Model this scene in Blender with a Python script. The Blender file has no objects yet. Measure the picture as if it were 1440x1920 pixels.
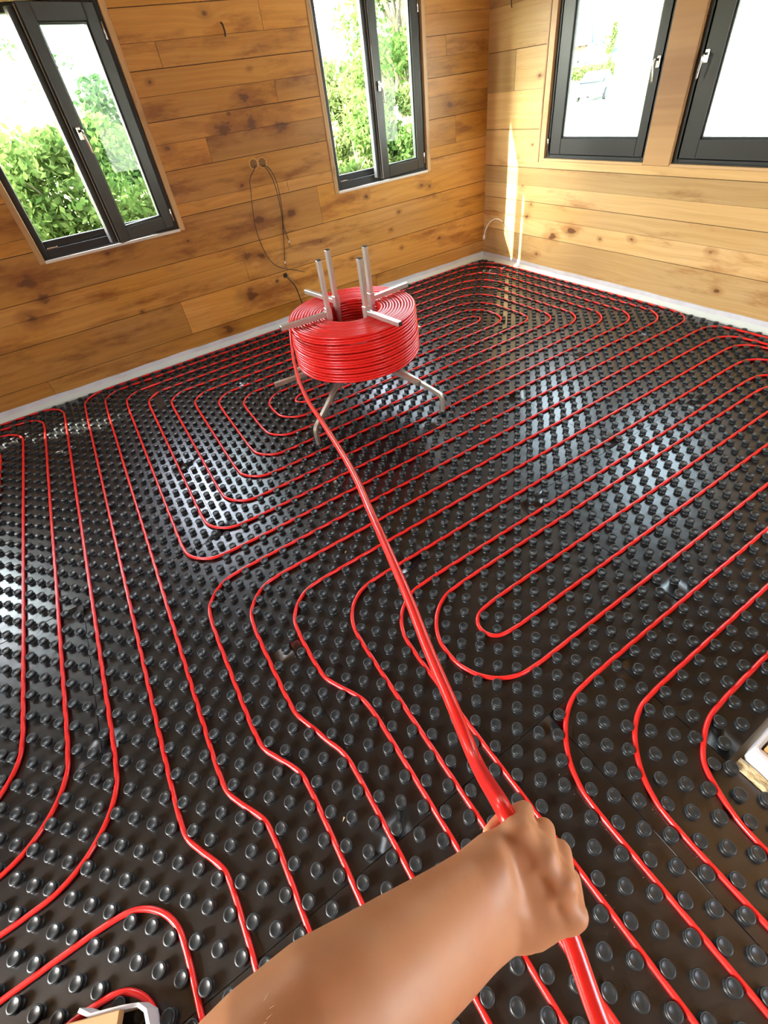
import bpy, math, random
import numpy as np
from mathutils import Vector, Matrix

random.seed(7)
rng = np.random.default_rng(7)
S = bpy.context.scene
COL = S.collection

# ------------------------------------------------------------------ camera
cam_d = bpy.data.cameras.new('camera')
cam = bpy.data.objects.new('camera', cam_d)
COL.objects.link(cam)
cam.matrix_world = Matrix((
    (0.8396684, 0.4203316, -0.3439162, 0.0829540),
    (-0.5304300, 0.4987193, -0.6855094, -1.1384674),
    (-0.1166236, 0.7580240, 0.6417153, 1.7475880),
    (0, 0, 0, 1)))
cam_d.sensor_fit = 'VERTICAL'
cam_d.sensor_height = 36.0
cam_d.lens = 862.611 * 36.0 / 1920.0
cam_d.shift_x = 0.00453
cam_d.shift_y = -0.04065
cam_d.clip_start = 0.02
cam_d.clip_end = 500
S.camera = cam

# ------------------------------------------------------------------ light
SUN_DIR = Vector((1.0, -0.38, -0.95)).normalized()      # the way the sunlight travels
w = bpy.data.worlds.new('sky')
S.world = w
w.use_nodes = True
nt = w.node_tree
nt.nodes.clear()
sky = nt.nodes.new('ShaderNodeTexSky')
sky.sky_type = 'NISHITA'
sky.sun_disc = False
sky.sun_elevation = math.radians(39)
sky.sun_rotation = math.atan2(-SUN_DIR.x, -SUN_DIR.y)
sky.air_density = 1.2
sky.dust_density = 3.0
sky.ozone_density = 1.0
bg = nt.nodes.new('ShaderNodeBackground')
bg.inputs['Strength'].default_value = 9.0
wo = nt.nodes.new('ShaderNodeOutputWorld')
hs_ = nt.nodes.new('ShaderNodeHueSaturation')
hs_.inputs['Saturation'].default_value = .45
nt.links.new(sky.outputs[0], hs_.inputs['Color'])
nt.links.new(hs_.outputs[0], bg.inputs['Color'])
nt.links.new(bg.outputs[0], wo.inputs['Surface'])

sun_d = bpy.data.lights.new('sun', 'SUN')
sun_d.energy = 75.0
sun_d.angle = math.radians(0.6)
sun_d.color = (1.0, 0.93, 0.82)
sun = bpy.data.objects.new('sun', sun_d)
COL.objects.link(sun)
sun.rotation_euler = SUN_DIR.to_track_quat('-Z', 'Y').to_euler()
sun.location = (-6, 8, 8)

def portal(name, loc, rot, sx, sy):
    d = bpy.data.lights.new(name, 'AREA')
    d.shape = 'RECTANGLE'
    d.size = sx
    d.size_y = sy
    d.cycles.is_portal = True
    o = bpy.data.objects.new(name, d)
    o.location = loc
    o.rotation_euler = rot
    COL.objects.link(o)

S.view_settings.view_transform = 'Standard'
S.view_settings.look = 'None'
S.view_settings.gamma = 1.0
S.view_settings.use_curve_mapping = False
S.view_settings.exposure = -.62
S.cycles.max_bounces = 10
S.cycles.diffuse_bounces = 6
S.cycles.glossy_bounces = 4
S.cycles.transparent_max_bounces = 24
S.cycles.sample_clamp_indirect = 8.0
S.cycles.caustics_reflective = False
S.cycles.caustics_refractive = False

YA, XB = 3.26, 4.10            # inner faces of the two log walls
XW, YS, ZC = -3.3, -3.0, 2.62  # west wall, south wall, ceiling

# ------------------------------------------------------------------ materials
def mat(name, col=(.5, .5, .5), rough=.5, metal=0.0, spec=.5, bump=None, var=None, coat=0.0, sss=0.0):
    m = bpy.data.materials.new(name)
    m.use_nodes = True
    n = m.node_tree
    b = n.nodes['Principled BSDF']
    b.inputs['Base Color'].default_value = (*col, 1)
    b.inputs['Roughness'].default_value = rough
    b.inputs['Metallic'].default_value = metal
    b.inputs['Specular IOR Level'].default_value = spec
    b.inputs['Coat Weight'].default_value = coat
    b.inputs['Coat Roughness'].default_value = .15
    if sss:
        b.inputs['Subsurface Weight'].default_value = sss
        b.inputs['Subsurface Radius'].default_value = (.012, .005, .003)
        b.inputs['Subsurface Scale'].default_value = 1.0
    tc = n.nodes.new('ShaderNodeTexCoord')
    if var:      # var = (scale, other colour, strength)
        t = n.nodes.new('ShaderNodeTexNoise')
        t.inputs['Scale'].default_value = var[0]
        t.inputs['Detail'].default_value = 5
        mx = n.nodes.new('ShaderNodeMix')
        mx.data_type = 'RGBA'
        mx.inputs[6].default_value = (*col, 1)
        mx.inputs[7].default_value = (*var[1], 1)
        r = n.nodes.new('ShaderNodeMapRange')
        r.inputs[1].default_value = .38
        r.inputs[2].default_value = .68
        r.inputs[4].default_value = var[2]
        n.links.new(tc.outputs['Object'], t.inputs['Vector'])
        n.links.new(t.outputs[0], r.inputs[0])
        n.links.new(r.outputs[0], mx.inputs[0])
        n.links.new(mx.outputs[2], b.inputs['Base Color'])
    if bump:     # bump = (scale, strength, distance)
        t = n.nodes.new('ShaderNodeTexNoise')
        t.inputs['Scale'].default_value = bump[0]
        t.inputs['Detail'].default_value = 4
        bp = n.nodes.new('ShaderNodeBump')
        bp.inputs['Strength'].default_value = bump[1]
        bp.inputs['Distance'].default_value = bump[2]
        n.links.new(tc.outputs['Object'], t.inputs['Vector'])
        n.links.new(t.outputs[0], bp.inputs['Height'])
        n.links.new(bp.outputs[0], b.inputs['Normal'])
    return m

def wood(name, axis, light, dark, stain, knots=(), rough=.42, scale=1.0, knot_scale=1.9, stained=.72):
    """Knotty spruce: grain runs along axis ('X' or 'Y'); each board has its own tone in the attribute board."""
    m = bpy.data.materials.new(name)
    m.use_nodes = True
    n = m.node_tree
    L = n.links.new
    b = n.nodes['Principled BSDF']
    def nd(t, **k):
        x = n.nodes.new(t)
        for a, v in k.items():
            setattr(x, a, v)
        return x
    def math_(op, a, c=None, clamp=False):
        x = nd('ShaderNodeMath', operation=op, use_clamp=clamp)
        for i, v in enumerate((a, c)):
            if v is None:
                continue
            if isinstance(v, (int, float)):
                x.inputs[i].default_value = v
            else:
                L(v, x.inputs[i])
        return x.outputs[0]
    def mix(f, a, c):
        x = nd('ShaderNodeMix', data_type='RGBA')
        for i, v in ((0, f), (6, a), (7, c)):
            if isinstance(v, tuple):
                x.inputs[i].default_value = (*v, 1)
            elif isinstance(v, (int, float)):
                x.inputs[i].default_value = v
            else:
                L(v, x.inputs[i])
        return x.outputs[2]
    def ramp(v, lo, hi, a=0.0, c=1.0):
        x = nd('ShaderNodeMapRange')
        x.interpolation_type = 'SMOOTHSTEP'
        L(v, x.inputs[0])
        for i, q in ((1, lo), (2, hi), (3, a), (4, c)):
            x.inputs[i].default_value = q
        return x.outputs[0]
    tc = nd('ShaderNodeTexCoord')
    sep = nd('ShaderNodeSeparateXYZ')
    L(tc.outputs['Object'], sep.inputs[0])
    along = sep.outputs[{'X': 0, 'Y': 1, 'Z': 2}[axis]]
    up = sep.outputs[2] if axis != 'Z' else sep.outputs[0]
    at = nd('ShaderNodeAttribute', attribute_name='board')
    brd = at.outputs['Fac']
    # board space: (along, up, board*7)
    c = nd('ShaderNodeCombineXYZ')
    L(along, c.inputs[0]); L(up, c.inputs[1]); L(math_('MULTIPLY', brd, 7.0), c.inputs[2])
    P = c.outputs[0]
    def nz(sc, det, vec, rgh=.55):
        x = nd('ShaderNodeTexNoise')
        mp = nd('ShaderNodeMapping')
        mp.inputs['Scale'].default_value = sc
        L(vec, mp.inputs[0]); L(mp.outputs[0], x.inputs['Vector'])
        x.inputs['Scale'].default_value = 1.0
        x.inputs['Detail'].default_value = det
        x.inputs['Roughness'].default_value = rgh
        return x.outputs[0]
    # random knots
    vm = nd('ShaderNodeMapping')
    vm.inputs['Scale'].default_value = (knot_scale, knot_scale * 1.35, 1.0)
    L(P, vm.inputs[0])
    vo = nd('ShaderNodeTexVoronoi')
    vo.inputs['Scale'].default_value = 1.0
    L(vm.outputs[0], vo.inputs['Vector'])
    vd = vo.outputs['Distance']
    # grain bends round the knots
    bend = math_('DIVIDE', .02, math_('ADD', vd, .06))
    warp = nz((.9, 4, 1), 2, P)
    up2 = math_('ADD', math_('ADD', up, math_('MULTIPLY', bend, .35)), math_('MULTIPLY', warp, .10))
    c2 = nd('ShaderNodeCombineXYZ')
    L(math_('MULTIPLY', along, .55), c2.inputs[0]); L(up2, c2.inputs[1]); L(math_('MULTIPLY', brd, 7.0), c2.inputs[2])
    g1 = nz((1.6, 34 * scale, 1), 5, c2.outputs[0])
    g2 = nz((5, 190 * scale, 1), 3, c2.outputs[0])
    st = nz((1.3, 5.0, 1.5), 5, P, .68)
    blot = nz((.9, 1.4, 1), 3, P)
    col = mix(math_('MULTIPLY', ramp(g1, .30, .74), .72), light, dark)
    col = mix(math_('MULTIPLY', ramp(g2, .4, .7), .14), col, tuple(x * .55 for x in dark))
    col = mix(math_('MULTIPLY', ramp(st, .53 - (stained - .72) * .2, .70), stained), col, stain)
    # tone of each board
    hs = nd('ShaderNodeHueSaturation')
    L(col, hs.inputs['Color'])
    L(math_('ADD', .66, math_('MULTIPLY', brd, .50)), hs.inputs['Value'])
    L(math_('ADD', .92, math_('MULTIPLY', blot, .2)), hs.inputs['Saturation'])
    col = hs.outputs[0]
    kn = math_('SUBTRACT', 1.0, ramp(vd, .018, .055))
    halo = math_('MULTIPLY', math_('SUBTRACT', 1.0, ramp(vd, .03, .16)), .35)
    col = mix(halo, col, tuple(x * .6 for x in dark))
    col = mix(math_('MULTIPLY', kn, .85), col, (.11, .038, .010))
    kwob = nz((9, 16, 1), 3, P)
    for (ku, kz, kr) in knots:          # knots seen in the photograph
        vsub = nd('ShaderNodeVectorMath', operation='SUBTRACT')
        L(P, vsub.inputs[0])
        du = math_('MULTIPLY', math_('SUBTRACT', along, ku), .7)
        dz = math_('SUBTRACT', up, kz)
        dist = math_('SQRT', math_('ADD', math_('MULTIPLY', du, du), math_('MULTIPLY', dz, dz)))
        dist = math_('ADD', dist, math_('MULTIPLY', math_('SUBTRACT', kwob, .5), kr * 3.2))
        k1 = math_('SUBTRACT', 1.0, ramp(dist, kr * .35, kr * 1.0))
        k2 = math_('SUBTRACT', 1.0, ramp(dist, kr * .8, kr * 3.0))
        col = mix(math_('MULTIPLY', k2, .6), col, stain)
        col = mix(math_('MULTIPLY', k1, .85), col, (.11, .038, .010))
        n.nodes.remove(vsub)
    L(col, b.inputs['Base Color'])
    b.inputs['Roughness'].default_value = rough
    bp = nd('ShaderNodeBump')
    bp.inputs['Strength'].default_value = .25
    bp.inputs['Distance'].default_value = .002
    L(g1, bp.inputs['Height'])
    L(bp.outputs[0], b.inputs['Normal'])
    return m

M = {}
KA = [(1.63, 1.62, .045), (1.40, 1.60, .05), (1.86, 1.56, .05), (0.98, 1.93, .012), (1.72, 1.93, .012), (1.62, 1.77, .03),
      (1.80, .94, .03), (1.43, 1.22, .02), (.95, 1.55, .02), (1.50, .95, .035), (3.62, 1.50, .03), (3.25, .90, .02), (2.60, .92, .015),
      (.86, .93, .014), (.25, .98, .014), (3.40, .78, .014), (2.95, .72, .014), (2.85, .58, .013), (3.45, .36, .013), (2.95, .38, .013), (2.35, .42, .013),
      (-.35, .92, .05), (-.30, .80, .04), (-.45, .68, .035), (1.30, .70, .04), (1.45, .66, .03), (1.25, .38, .05), (.95, .14, .04), (.30, .50, .012)]
KB = [(2.05, .45, .035), (2.27, .36, .035), (1.42, .46, .017), (.75, .46, .018), (.62, .20, .018), (2.58, .62, .016), (2.62, .50, .016), (2.60, 1.62, .012),
      (2.62, 1.12, .010), (2.45, .17, .02), (1.72, .42, .012)]
M['wood_a'] = wood('knotty_spruce_along_x_backlit', 'X', (.60, .295, .070), (.44, .185, .036), (.25, .085, .016), KA, stained=.95)  # same wood as wood_b; darker colour carries the shade of the backlit wall
M['wood_b'] = wood('knotty_spruce_along_y_lit', 'Y', (.70, .465, .205), (.57, .34, .125), (.38, .165, .045), KB)  # lighter copy of that wood, colour set for the better lit wall
M['wood_z'] = wood('knotty_spruce_upright', 'Z', (.60, .36, .15), (.48, .26, .09), (.28, .12, .04), knot_scale=1.2)
M['trimwood'] = wood('pale_casing_wood', 'Z', (.66, .43, .21), (.56, .34, .14), (.35, .17, .06), knot_scale=2.6)
M['sill'] = mat('sunlit_sill_wood', (.80, .74, .66), .5)  # near-white colour stands in for sunlight on the pale sill wood
M['gap'] = mat('groove_shadow_wood', (.10, .045, .015), .8)
M['foam'] = mat('edge_foam', (.66, .66, .68), .55, spec=.3, bump=(60, .25, .002), var=(9, (.50, .49, .52), .6))
M['foamlow'] = mat('edge_foam_skirt', (.66, .72, .66), .35, spec=.5, bump=(40, .3, .002))
M['mat'] = mat('black_studded_plastic', (.006, .0065, .0065), (.28), spec=1.0, bump=(14, .40, .0035), var=(3, (.012, .012, .012), .6))
M['stud'] = mat('black_stud_plastic', (.014, .018, .019), .38, spec=.6, bump=(90, .12, .001))
M['red'] = mat('red_pipe_plastic', (.82, .022, .018), .28, spec=.5, coat=.15)
M['metal'] = mat('zinc_plated_steel', (.70, .71, .66), .34, metal=.8, bump=(120, .05, .0005), var=(6, (.60, .62, .60), .7))
M['metal2'] = mat('worn_zinc_steel', (.66, .60, .48), .36, metal=.8, var=(8, (.42, .40, .36), .8))
M['dark'] = mat('anthracite_frame', (.020, .022, .021), .38, spec=.5)
M['dark2'] = mat('anthracite_frame_recess', (.016, .018, .019), .45)
M['seal'] = mat('pale_seal', (.46, .42, .33), .6)
M['chrome'] = mat('brushed_chrome', (.8, .8, .8), .2, metal=1.0)
M['cable'] = mat('brown_cable_sheath', (.045, .028, .022), .5)
M['cable2'] = mat('pale_cable_sheath', (.72, .68, .60), .4)
M['white'] = mat('white_plastic', (.82, .78, .74), .4)
M['box'] = mat('orange_wall_box', (.85, .50, .13), .5)
M['boxin'] = mat('wall_box_inside', (.22, .10, .03), .7)
M['skin'] = mat('skin', (.60, .31, .165), .48, spec=.4, bump=(260, .12, .0006), var=(22, (.52, .225, .11), .5), sss=.12)
M['hair'] = mat('fair_body_hair', (.55, .38, .2), .5)
M['fleck'] = mat('foam_flecks', (.75, .73, .66), .7)
M['chip'] = mat('wood_chips', (.62, .46, .24), .7)
M['screed'] = mat('insulation_board', (.55, .50, .40), .9, bump=(30, .5, .004))
M['fibre'] = mat('wood_fibre_board', (.70, .60, .36), .9, bump=(45, 1.0, .012), var=(34, (.42, .30, .13), .9))
M['ply'] = mat('planed_board_top', (.33, .175, .065), .5, bump=(50, .2, .001), var=(7, (.40, .23, .10), .7))
M['plaster'] = mat('ceiling_boards', (.34, .20, .09), .7, var=(3, (.28, .16, .07), .6))
M['grass'] = mat('meadow_grass', (.12, .17, .05), .9, spec=.1, var=(.6, (.24, .27, .09), .8))
M['gravel'] = mat('pale_gravel_yard', (.62, .60, .55), .9, spec=.1, var=(2, (.52, .50, .46), .6))
M['bark'] = mat('tree_bark', (.16, .13, .09), .9, spec=.1, bump=(25, .6, .02), var=(9, (.28, .25, .2), .7))
M['render'] = mat('white_house_render', (.82, .81, .78), .8, spec=.2)
M['roof'] = mat('grey_roof_tiles', (.085, .08, .075), .8, var=(4, (.12, .11, .10), .6))
M['barn'] = mat('brown_house_timber', (.16, .08, .04), .8)
M['hill'] = mat('hazed_wooded_hill', (.060, .13, .12), 1.0, spec=0, var=(.08, (.09, .17, .15), .8))  # blue-green tint stands in for distance haze
M['car'] = mat('grey_car_paint', (.12, .14, .17), .25, spec=.6, coat=.5)
M['carglass'] = mat('car_glass', (.03, .04, .05), .08)
M['tyre'] = mat('tyre_rubber', (.02, .02, .02), .8)

def glass_mat():
    m = bpy.data.materials.new('window_glass')
    m.use_nodes = True
    n = m.node_tree
    n.nodes.clear()
    o = n.nodes.new('ShaderNodeOutputMaterial')
    t = n.nodes.new('ShaderNodeBsdfTransparent')
    t.inputs[0].default_value = (.90, .96, .93, 1)
    g = n.nodes.new('ShaderNodeBsdfGlossy')
    g.inputs['Roughness'].default_value = 0.01
    lw = n.nodes.new('ShaderNodeLayerWeight')
    pw = n.nodes.new('ShaderNodeMath'); pw.operation = 'POWER'; pw.inputs[1].default_value = 5.0
    n.links.new(lw.outputs['Facing'], pw.inputs[0])
    f = n.nodes.new('ShaderNodeMapRange'); f.inputs[3].default_value = .035; f.inputs[4].default_value = .9
    n.links.new(pw.outputs[0], f.inputs[0])
    mx = n.nodes.new('ShaderNodeMixShader')
    n.links.new(f.outputs[0], mx.inputs[0])
    n.links.new(t.outputs[0], mx.inputs[1])
    n.links.new(g.outputs[0], mx.inputs[2])
    n.links.new(mx.outputs[0], o.inputs[0])
    return m
M['glass'] = glass_mat()

def leaf_mat(name, c1, c2):
    m = bpy.data.materials.new(name)
    m.use_nodes = True
    n = m.node_tree
    n.nodes.clear()
    o = n.nodes.new('ShaderNodeOutputMaterial')
    at = n.nodes.new('ShaderNodeAttribute')
    at.attribute_name = 'board'
    mx = n.nodes.new('ShaderNodeMix')
    mx.data_type = 'RGBA'
    mx.inputs[6].default_value = (*c1, 1)
    mx.inputs[7].default_value = (*c2, 1)
    n.links.new(at.outputs['Fac'], mx.inputs[0])
    d = n.nodes.new('ShaderNodeBsdfDiffuse')
    t = n.nodes.new('ShaderNodeBsdfTranslucent')
    s = n.nodes.new('ShaderNodeMixShader')
    s.inputs[0].default_value = .45
    n.links.new(mx.outputs[2], d.inputs[0])
    n.links.new(mx.outputs[2], t.inputs[0])
    n.links.new(d.outputs[0], s.inputs[1])
    n.links.new(t.outputs[0], s.inputs[2])
    n.links.new(s.outputs[0], o.inputs[0])
    return m
M['leaf'] = leaf_mat('fresh_leaves', (.048, .10, .022), (.135, .20, .055))
M['leafy'] = leaf_mat('yellow_green_leaves', (.085, .13, .035), (.20, .245, .085))
M['leafd'] = leaf_mat('dark_leaves', (.035, .080, .030), (.09, .15, .055))
M['blade'] = leaf_mat('grass_blades', (.09, .14, .04), (.24, .26, .10))

# ------------------------------------------------------------------ mesh helpers
def link(name, verts, faces, m, parent=None, smooth=False, board=None, mats=None, face_mats=None):
    me = bpy.data.meshes.new(name)
    me.from_pydata([tuple(v) for v in verts], [], faces)
    me.materials.append(m)
    for x in (mats or []):
        me.materials.append(x)
    if face_mats is not None:
        me.polygons.foreach_set('material_index', list(face_mats))
    if smooth:
        me.polygons.foreach_set('use_smooth', [True] * len(me.polygons))
    if board is not None:
        a = me.attributes.new('board', 'FLOAT', 'FACE')
        a.data.foreach_set('value', list(board))
    me.update()
    o = bpy.data.objects.new(name, me)
    COL.objects.link(o)
    if parent is not None:
        o.parent = parent
    return o

def tag(o, label=None, cat=None, group=None, kind=None):
    if label: o['label'] = label
    if cat: o['category'] = cat
    if group: o['group'] = group
    if kind: o['kind'] = kind
    return o

def empty(name, loc=(0, 0, 0)):
    o = bpy.data.objects.new(name, None)
    o.empty_display_size = .1
    o.location = loc
    COL.objects.link(o)
    return o

class MB:
    """collects pieces of ONE mesh"""
    def __init__(s):
        s.v = []; s.f = []; s.b = []
    def add(s, v, f, b=0.5):
        k = len(s.v)
        s.v.extend([tuple(x) for x in v])
        s.f.extend([tuple(i + k for i in q) for q in f])
        s.b.extend([b] * len(f))
    def box(s, x0, x1, y0, y1, z0, z1, b=.5, T=None):
        v = [(x, y, z) for x in (x0, x1) for y in (y0, y1) for z in (z0, z1)]
        if T: v = [T(p) for p in v]
        s.add(v, [(0, 1, 3, 2), (4, 6, 7, 5), (0, 4, 5, 1), (2, 3, 7, 6), (0, 2, 6, 4), (1, 5, 7, 3)], b)
    def bevbox(s, x0, x1, y0, y1, z0, z1, r, T=None, b=.5):
        """box with chamfered edges"""
        import itertools
        xs = (x0, x1); ys = (y0, y1); zs = (z0, z1)
        v = []; idx = {}
        for i, j, k in itertools.product((0, 1), repeat=3):
            sx, sy, sz = (1, -1)[i], (1, -1)[j], (1, -1)[k]
            base = (xs[i], ys[j], zs[k])
            for a in range(3):
                p = list(base)
                for q in range(3):
                    if q != a: p[q] += (sx, sy, sz)[q] * r
                idx[(i, j, k, a)] = len(v)
                v.append(tuple(p))
        f = []
        for a in range(3):
            o1, o2 = [q for q in range(3) if q != a]
            for e in (0, 1):
                quad = []
                for (p, q) in ((0, 0), (1, 0), (1, 1), (0, 1)):
                    c = [0, 0, 0]; c[a] = e; c[o1] = p; c[o2] = q
                    quad.append(idx[(*c, a)])
                f.append(tuple(quad))
        for a in range(3):        # edge strips along axis a
            o1, o2 = [q for q in range(3) if q != a]
            for p in (0, 1):
                for q in (0, 1):
                    c0 = [0, 0, 0]; c0[o1] = p; c0[o2] = q
                    c1 = list(c0); c1[a] = 1
                    f.append((idx[(*c0, o1)], idx[(*c1, o1)], idx[(*c1, o2)], idx[(*c0, o2)]))
        for i, j, k in itertools.product((0, 1), repeat=3):
            f.append(tuple(idx[(i, j, k, a)] for a in range(3)))
        if T: v = [T(p) for p in v]
        s.add(v, f, b)
    def build(s, name, m, parent=None, smooth=False, board=False, **k):
        o = link(name, s.v, s.f, m, parent, smooth, s.b if board else None, **k)
        return fixn(o)

def fixn(o):
    import bmesh
    bm = bmesh.new()
    bm.from_mesh(o.data)
    bmesh.ops.recalc_face_normals(bm, faces=bm.faces)
    bm.to_mesh(o.data)
    bm.free()
    return o

def catmull(P, n=8, closed=False):
    P = [np.array(p, float) for p in P]
    Q = [2 * P[0] - P[1]] + P + [2 * P[-1] - P[-2]]
    out = []
    for i in range(1, len(Q) - 2):
        a, b, c, d = Q[i - 1], Q[i], Q[i + 1], Q[i + 2]
        for t in np.linspace(0, 1, n, endpoint=False):
            out.append(.5 * ((2 * b) + (-a + c) * t + (2 * a - 5 * b + 4 * c - d) * t * t + (-a + 3 * b - 3 * c + d) * t ** 3))
    out.append(P[-1])
    return np.array(out)

def tube_geo(pts, r, seg=8, caps=True):
    """one tube swept along pts with rotation minimising frames; r a number or one per point"""
    P = np.asarray(pts, float)
    n = len(P)
    rr = np.full(n, r) if np.isscalar(r) else np.asarray(r, float)
    T = np.gradient(P, axis=0)
    T /= np.linalg.norm(T, axis=1)[:, None] + 1e-12
    up = np.array([0, 0, 1.0]) if abs(T[0][2]) < .9 else np.array([1.0, 0, 0])
    N = np.zeros_like(P)
    u = np.cross(T[0], up); u /= np.linalg.norm(u)
    for i in range(n):
        u = u - T[i] * (u @ T[i])
        u /= np.linalg.norm(u) + 1e-12
        N[i] = u
    B = np.cross(T, N)
    a = np.linspace(0, 2 * np.pi, seg, endpoint=False)
    V = P[:, None, :] + rr[:, None, None] * (np.cos(a)[None, :, None] * N[:, None, :] + np.sin(a)[None, :, None] * B[:, None, :])
    V = V.reshape(-1, 3)
    F = []
    for i in range(n - 1):
        for j in range(seg):
            k = (j + 1) % seg
            F.append((i * seg + j, i * seg + k, (i + 1) * seg + k, (i + 1) * seg + j))
    if caps:
        F.append(tuple(range(seg))[::-1])
        F.append(tuple((n - 1) * seg + j for j in range(seg)))
    return V, F

def tube(name, pts, r, m, parent=None, seg=8):
    V, F = tube_geo(pts, r, seg)
    return link(name, V.tolist(), F, m, parent, smooth=True)

def lathe_geo(prof, seg, c=(0, 0, 0)):
    V = []; F = []
    for (r, z) in prof:
        for j in range(seg):
            a = 2 * math.pi * j / seg
            V.append((c[0] + r * math.cos(a), c[1] + r * math.sin(a), c[2] + z))
    for i in range(len(prof) - 1):
        for j in range(seg):
            k = (j + 1) % seg
            F.append((i * seg + j, i * seg + k, (i + 1) * seg + k, (i + 1) * seg + j))
    return V, F

# ------------------------------------------------------------------ log walls
def wall_boards(name, rects, joints, openings, u0, u1, zt, T, m, seedv):
    """rects: list of course heights; boards with thin grooves, holes left for the openings"""
    rnd = random.Random(seedv)
    mb = MB()
    back = MB()
    D = .085
    for ci in range(len(rects) - 1):
        z0, g0 = rects[ci]
        z1, g1 = rects[ci + 1]
        js = sorted(j for (c, j) in joints if c == ci)
        us = [u0] + js + [u1]
        for k in range(len(us) - 1):
            tone = rnd.random()
            a, b = us[k], us[k + 1]
            dw = rnd.uniform(-.0015, .0015)
            ub = sorted({a, b} | {q for o in openings for q in o[:2] if a < q < b})
            zb = sorted({z0, z1} | {q for o in openings for q in o[2:] if z0 < q < z1})
            for i in range(len(ub) - 1):
                for j in range(len(zb) - 1):
                    p, q, r, s = ub[i], ub[i + 1], zb[j], zb[j + 1]
                    if any(o[0] - 1e-6 <= p and q <= o[1] + 1e-6 and o[2] - 1e-6 <= r and s <= o[3] + 1e-6 for o in openings):
                        continue
                    pp = p + (.0012 if p == a and k > 0 else 0)
                    qq = q - (.0012 if q == b and k < len(us) - 2 else 0)
                    rr_ = r + (g0 / 2 if r == z0 else 0)
                    ss = s - (g1 / 2 if s == z1 else 0)
                    mb.box(pp, qq, dw, .02, rr_, ss, tone, T)
    ub = sorted({u0, u1} | {q for o in openings for q in o[:2]})
    zb = sorted({rects[0][0], rects[-1][0]} | {q for o in openings for q in o[2:]})
    for i in range(len(ub) - 1):
        for j in range(len(zb) - 1):
            p, q, r, s = ub[i], ub[i + 1], zb[j], zb[j + 1]
            if any(o[0] - 1e-6 <= p and q <= o[1] + 1e-6 and o[2] - 1e-6 <= r and s <= o[3] + 1e-6 for o in openings):
                continue
            back.box(p, q, .012, D, r, s, .3, T)
    nfront = len(mb.f)
    mb.add(back.v, back.f, .3)
    fm = [0] * nfront + [1] * len(back.f)
    o = link(name, mb.v, mb.f, m, None, False, mb.b, mats=[M['gap']], face_mats=fm)
    fixn(o)
    return tag(o, kind='structure')

TA = lambda p: (p[0], YA + p[1], p[2])
TB = lambda p: (XB + p[1], p[0], p[2])
TWst = lambda p: (XW - p[1], p[0], p[2])
TS = lambda p: (p[0], YS - p[1], p[2])
d, s_ = .005, .0022
CA = [(-.05, 0), (.195, d), (.49, d), (.675, s_), (.795, d), (1.10, d), (1.19, s_), (1.41, d), (1.575, s_), (1.71, d), (1.85, s_), (1.99, d), (2.13, s_), (2.30, d), (2.48, s_), (ZC, 0)]
CB = [(-.05, 0), (.335, d), (.505, s_), (.645, d), (.785, s_), (.935, d), (1.24, d), (1.53, s_), (1.82, d), (2.12, s_), (2.42, d), (ZC, 0)]
JA = [(1, .62), (1, -1.7), (2, 1.27), (2, -1.2), (4, 2.1), (4, -2.4), (5, 1.83), (6, 3.7), (7, 1.25), (8, -1.0), (9, 1.9), (10, 3.6), (11, 1.1), (12, 1.9), (0, -.6), (0, 2.6), (3, -.9)]
W0 = (-2.73, -1.65, 1.02, 2.15)
W1 = (-.213, .871, 1.012, 2.39)
W2 = (2.274, 3.372, 1.002, 2.40)
W3 = (1.458, 2.525, 1.00, 2.36)
W4 = (.16, 1.236, 1.00, 2.36)
wall_boards('wall_north', CA, JA, [W0, W1, W2], XW - .085, XB + .085, ZC, TA, M['wood_a'], 3)
wall_boards('wall_east', CB, [(3, -1.2), (5, .2), (7, 2.9)], [W3, W4], YS, YA, ZC, TB, M['wood_b'], 11)
FILL_W = (-1.3, .1, 1.0, 2.3)  # unseen opening, added to lift the indoor light
wall_boards('wall_west', CB, [], [FILL_W], YS, YA, ZC, TWst, M['wood_b'], 5)
FILL_S = (1.2, 2.2, .9, 2.3)  # unseen opening behind the camera, added for more daylight inside
wall_boards('wall_south', CA, [], [FILL_S], XW - .085, XB + .085, ZC, TS, M['wood_a'], 6)
mb = MB(); mb.box(XW - .2, XB + .2, YS - .2, YA + .2, ZC, ZC + .2)
tag(mb.build('ceiling', M['plaster']), kind='structure')
mb = MB(); mb.box(XW - .2, XB + .2, YS - .2, YA + .2, -.25, -.03)
tag(mb.build('floor', M['screed']), kind='structure')

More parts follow.
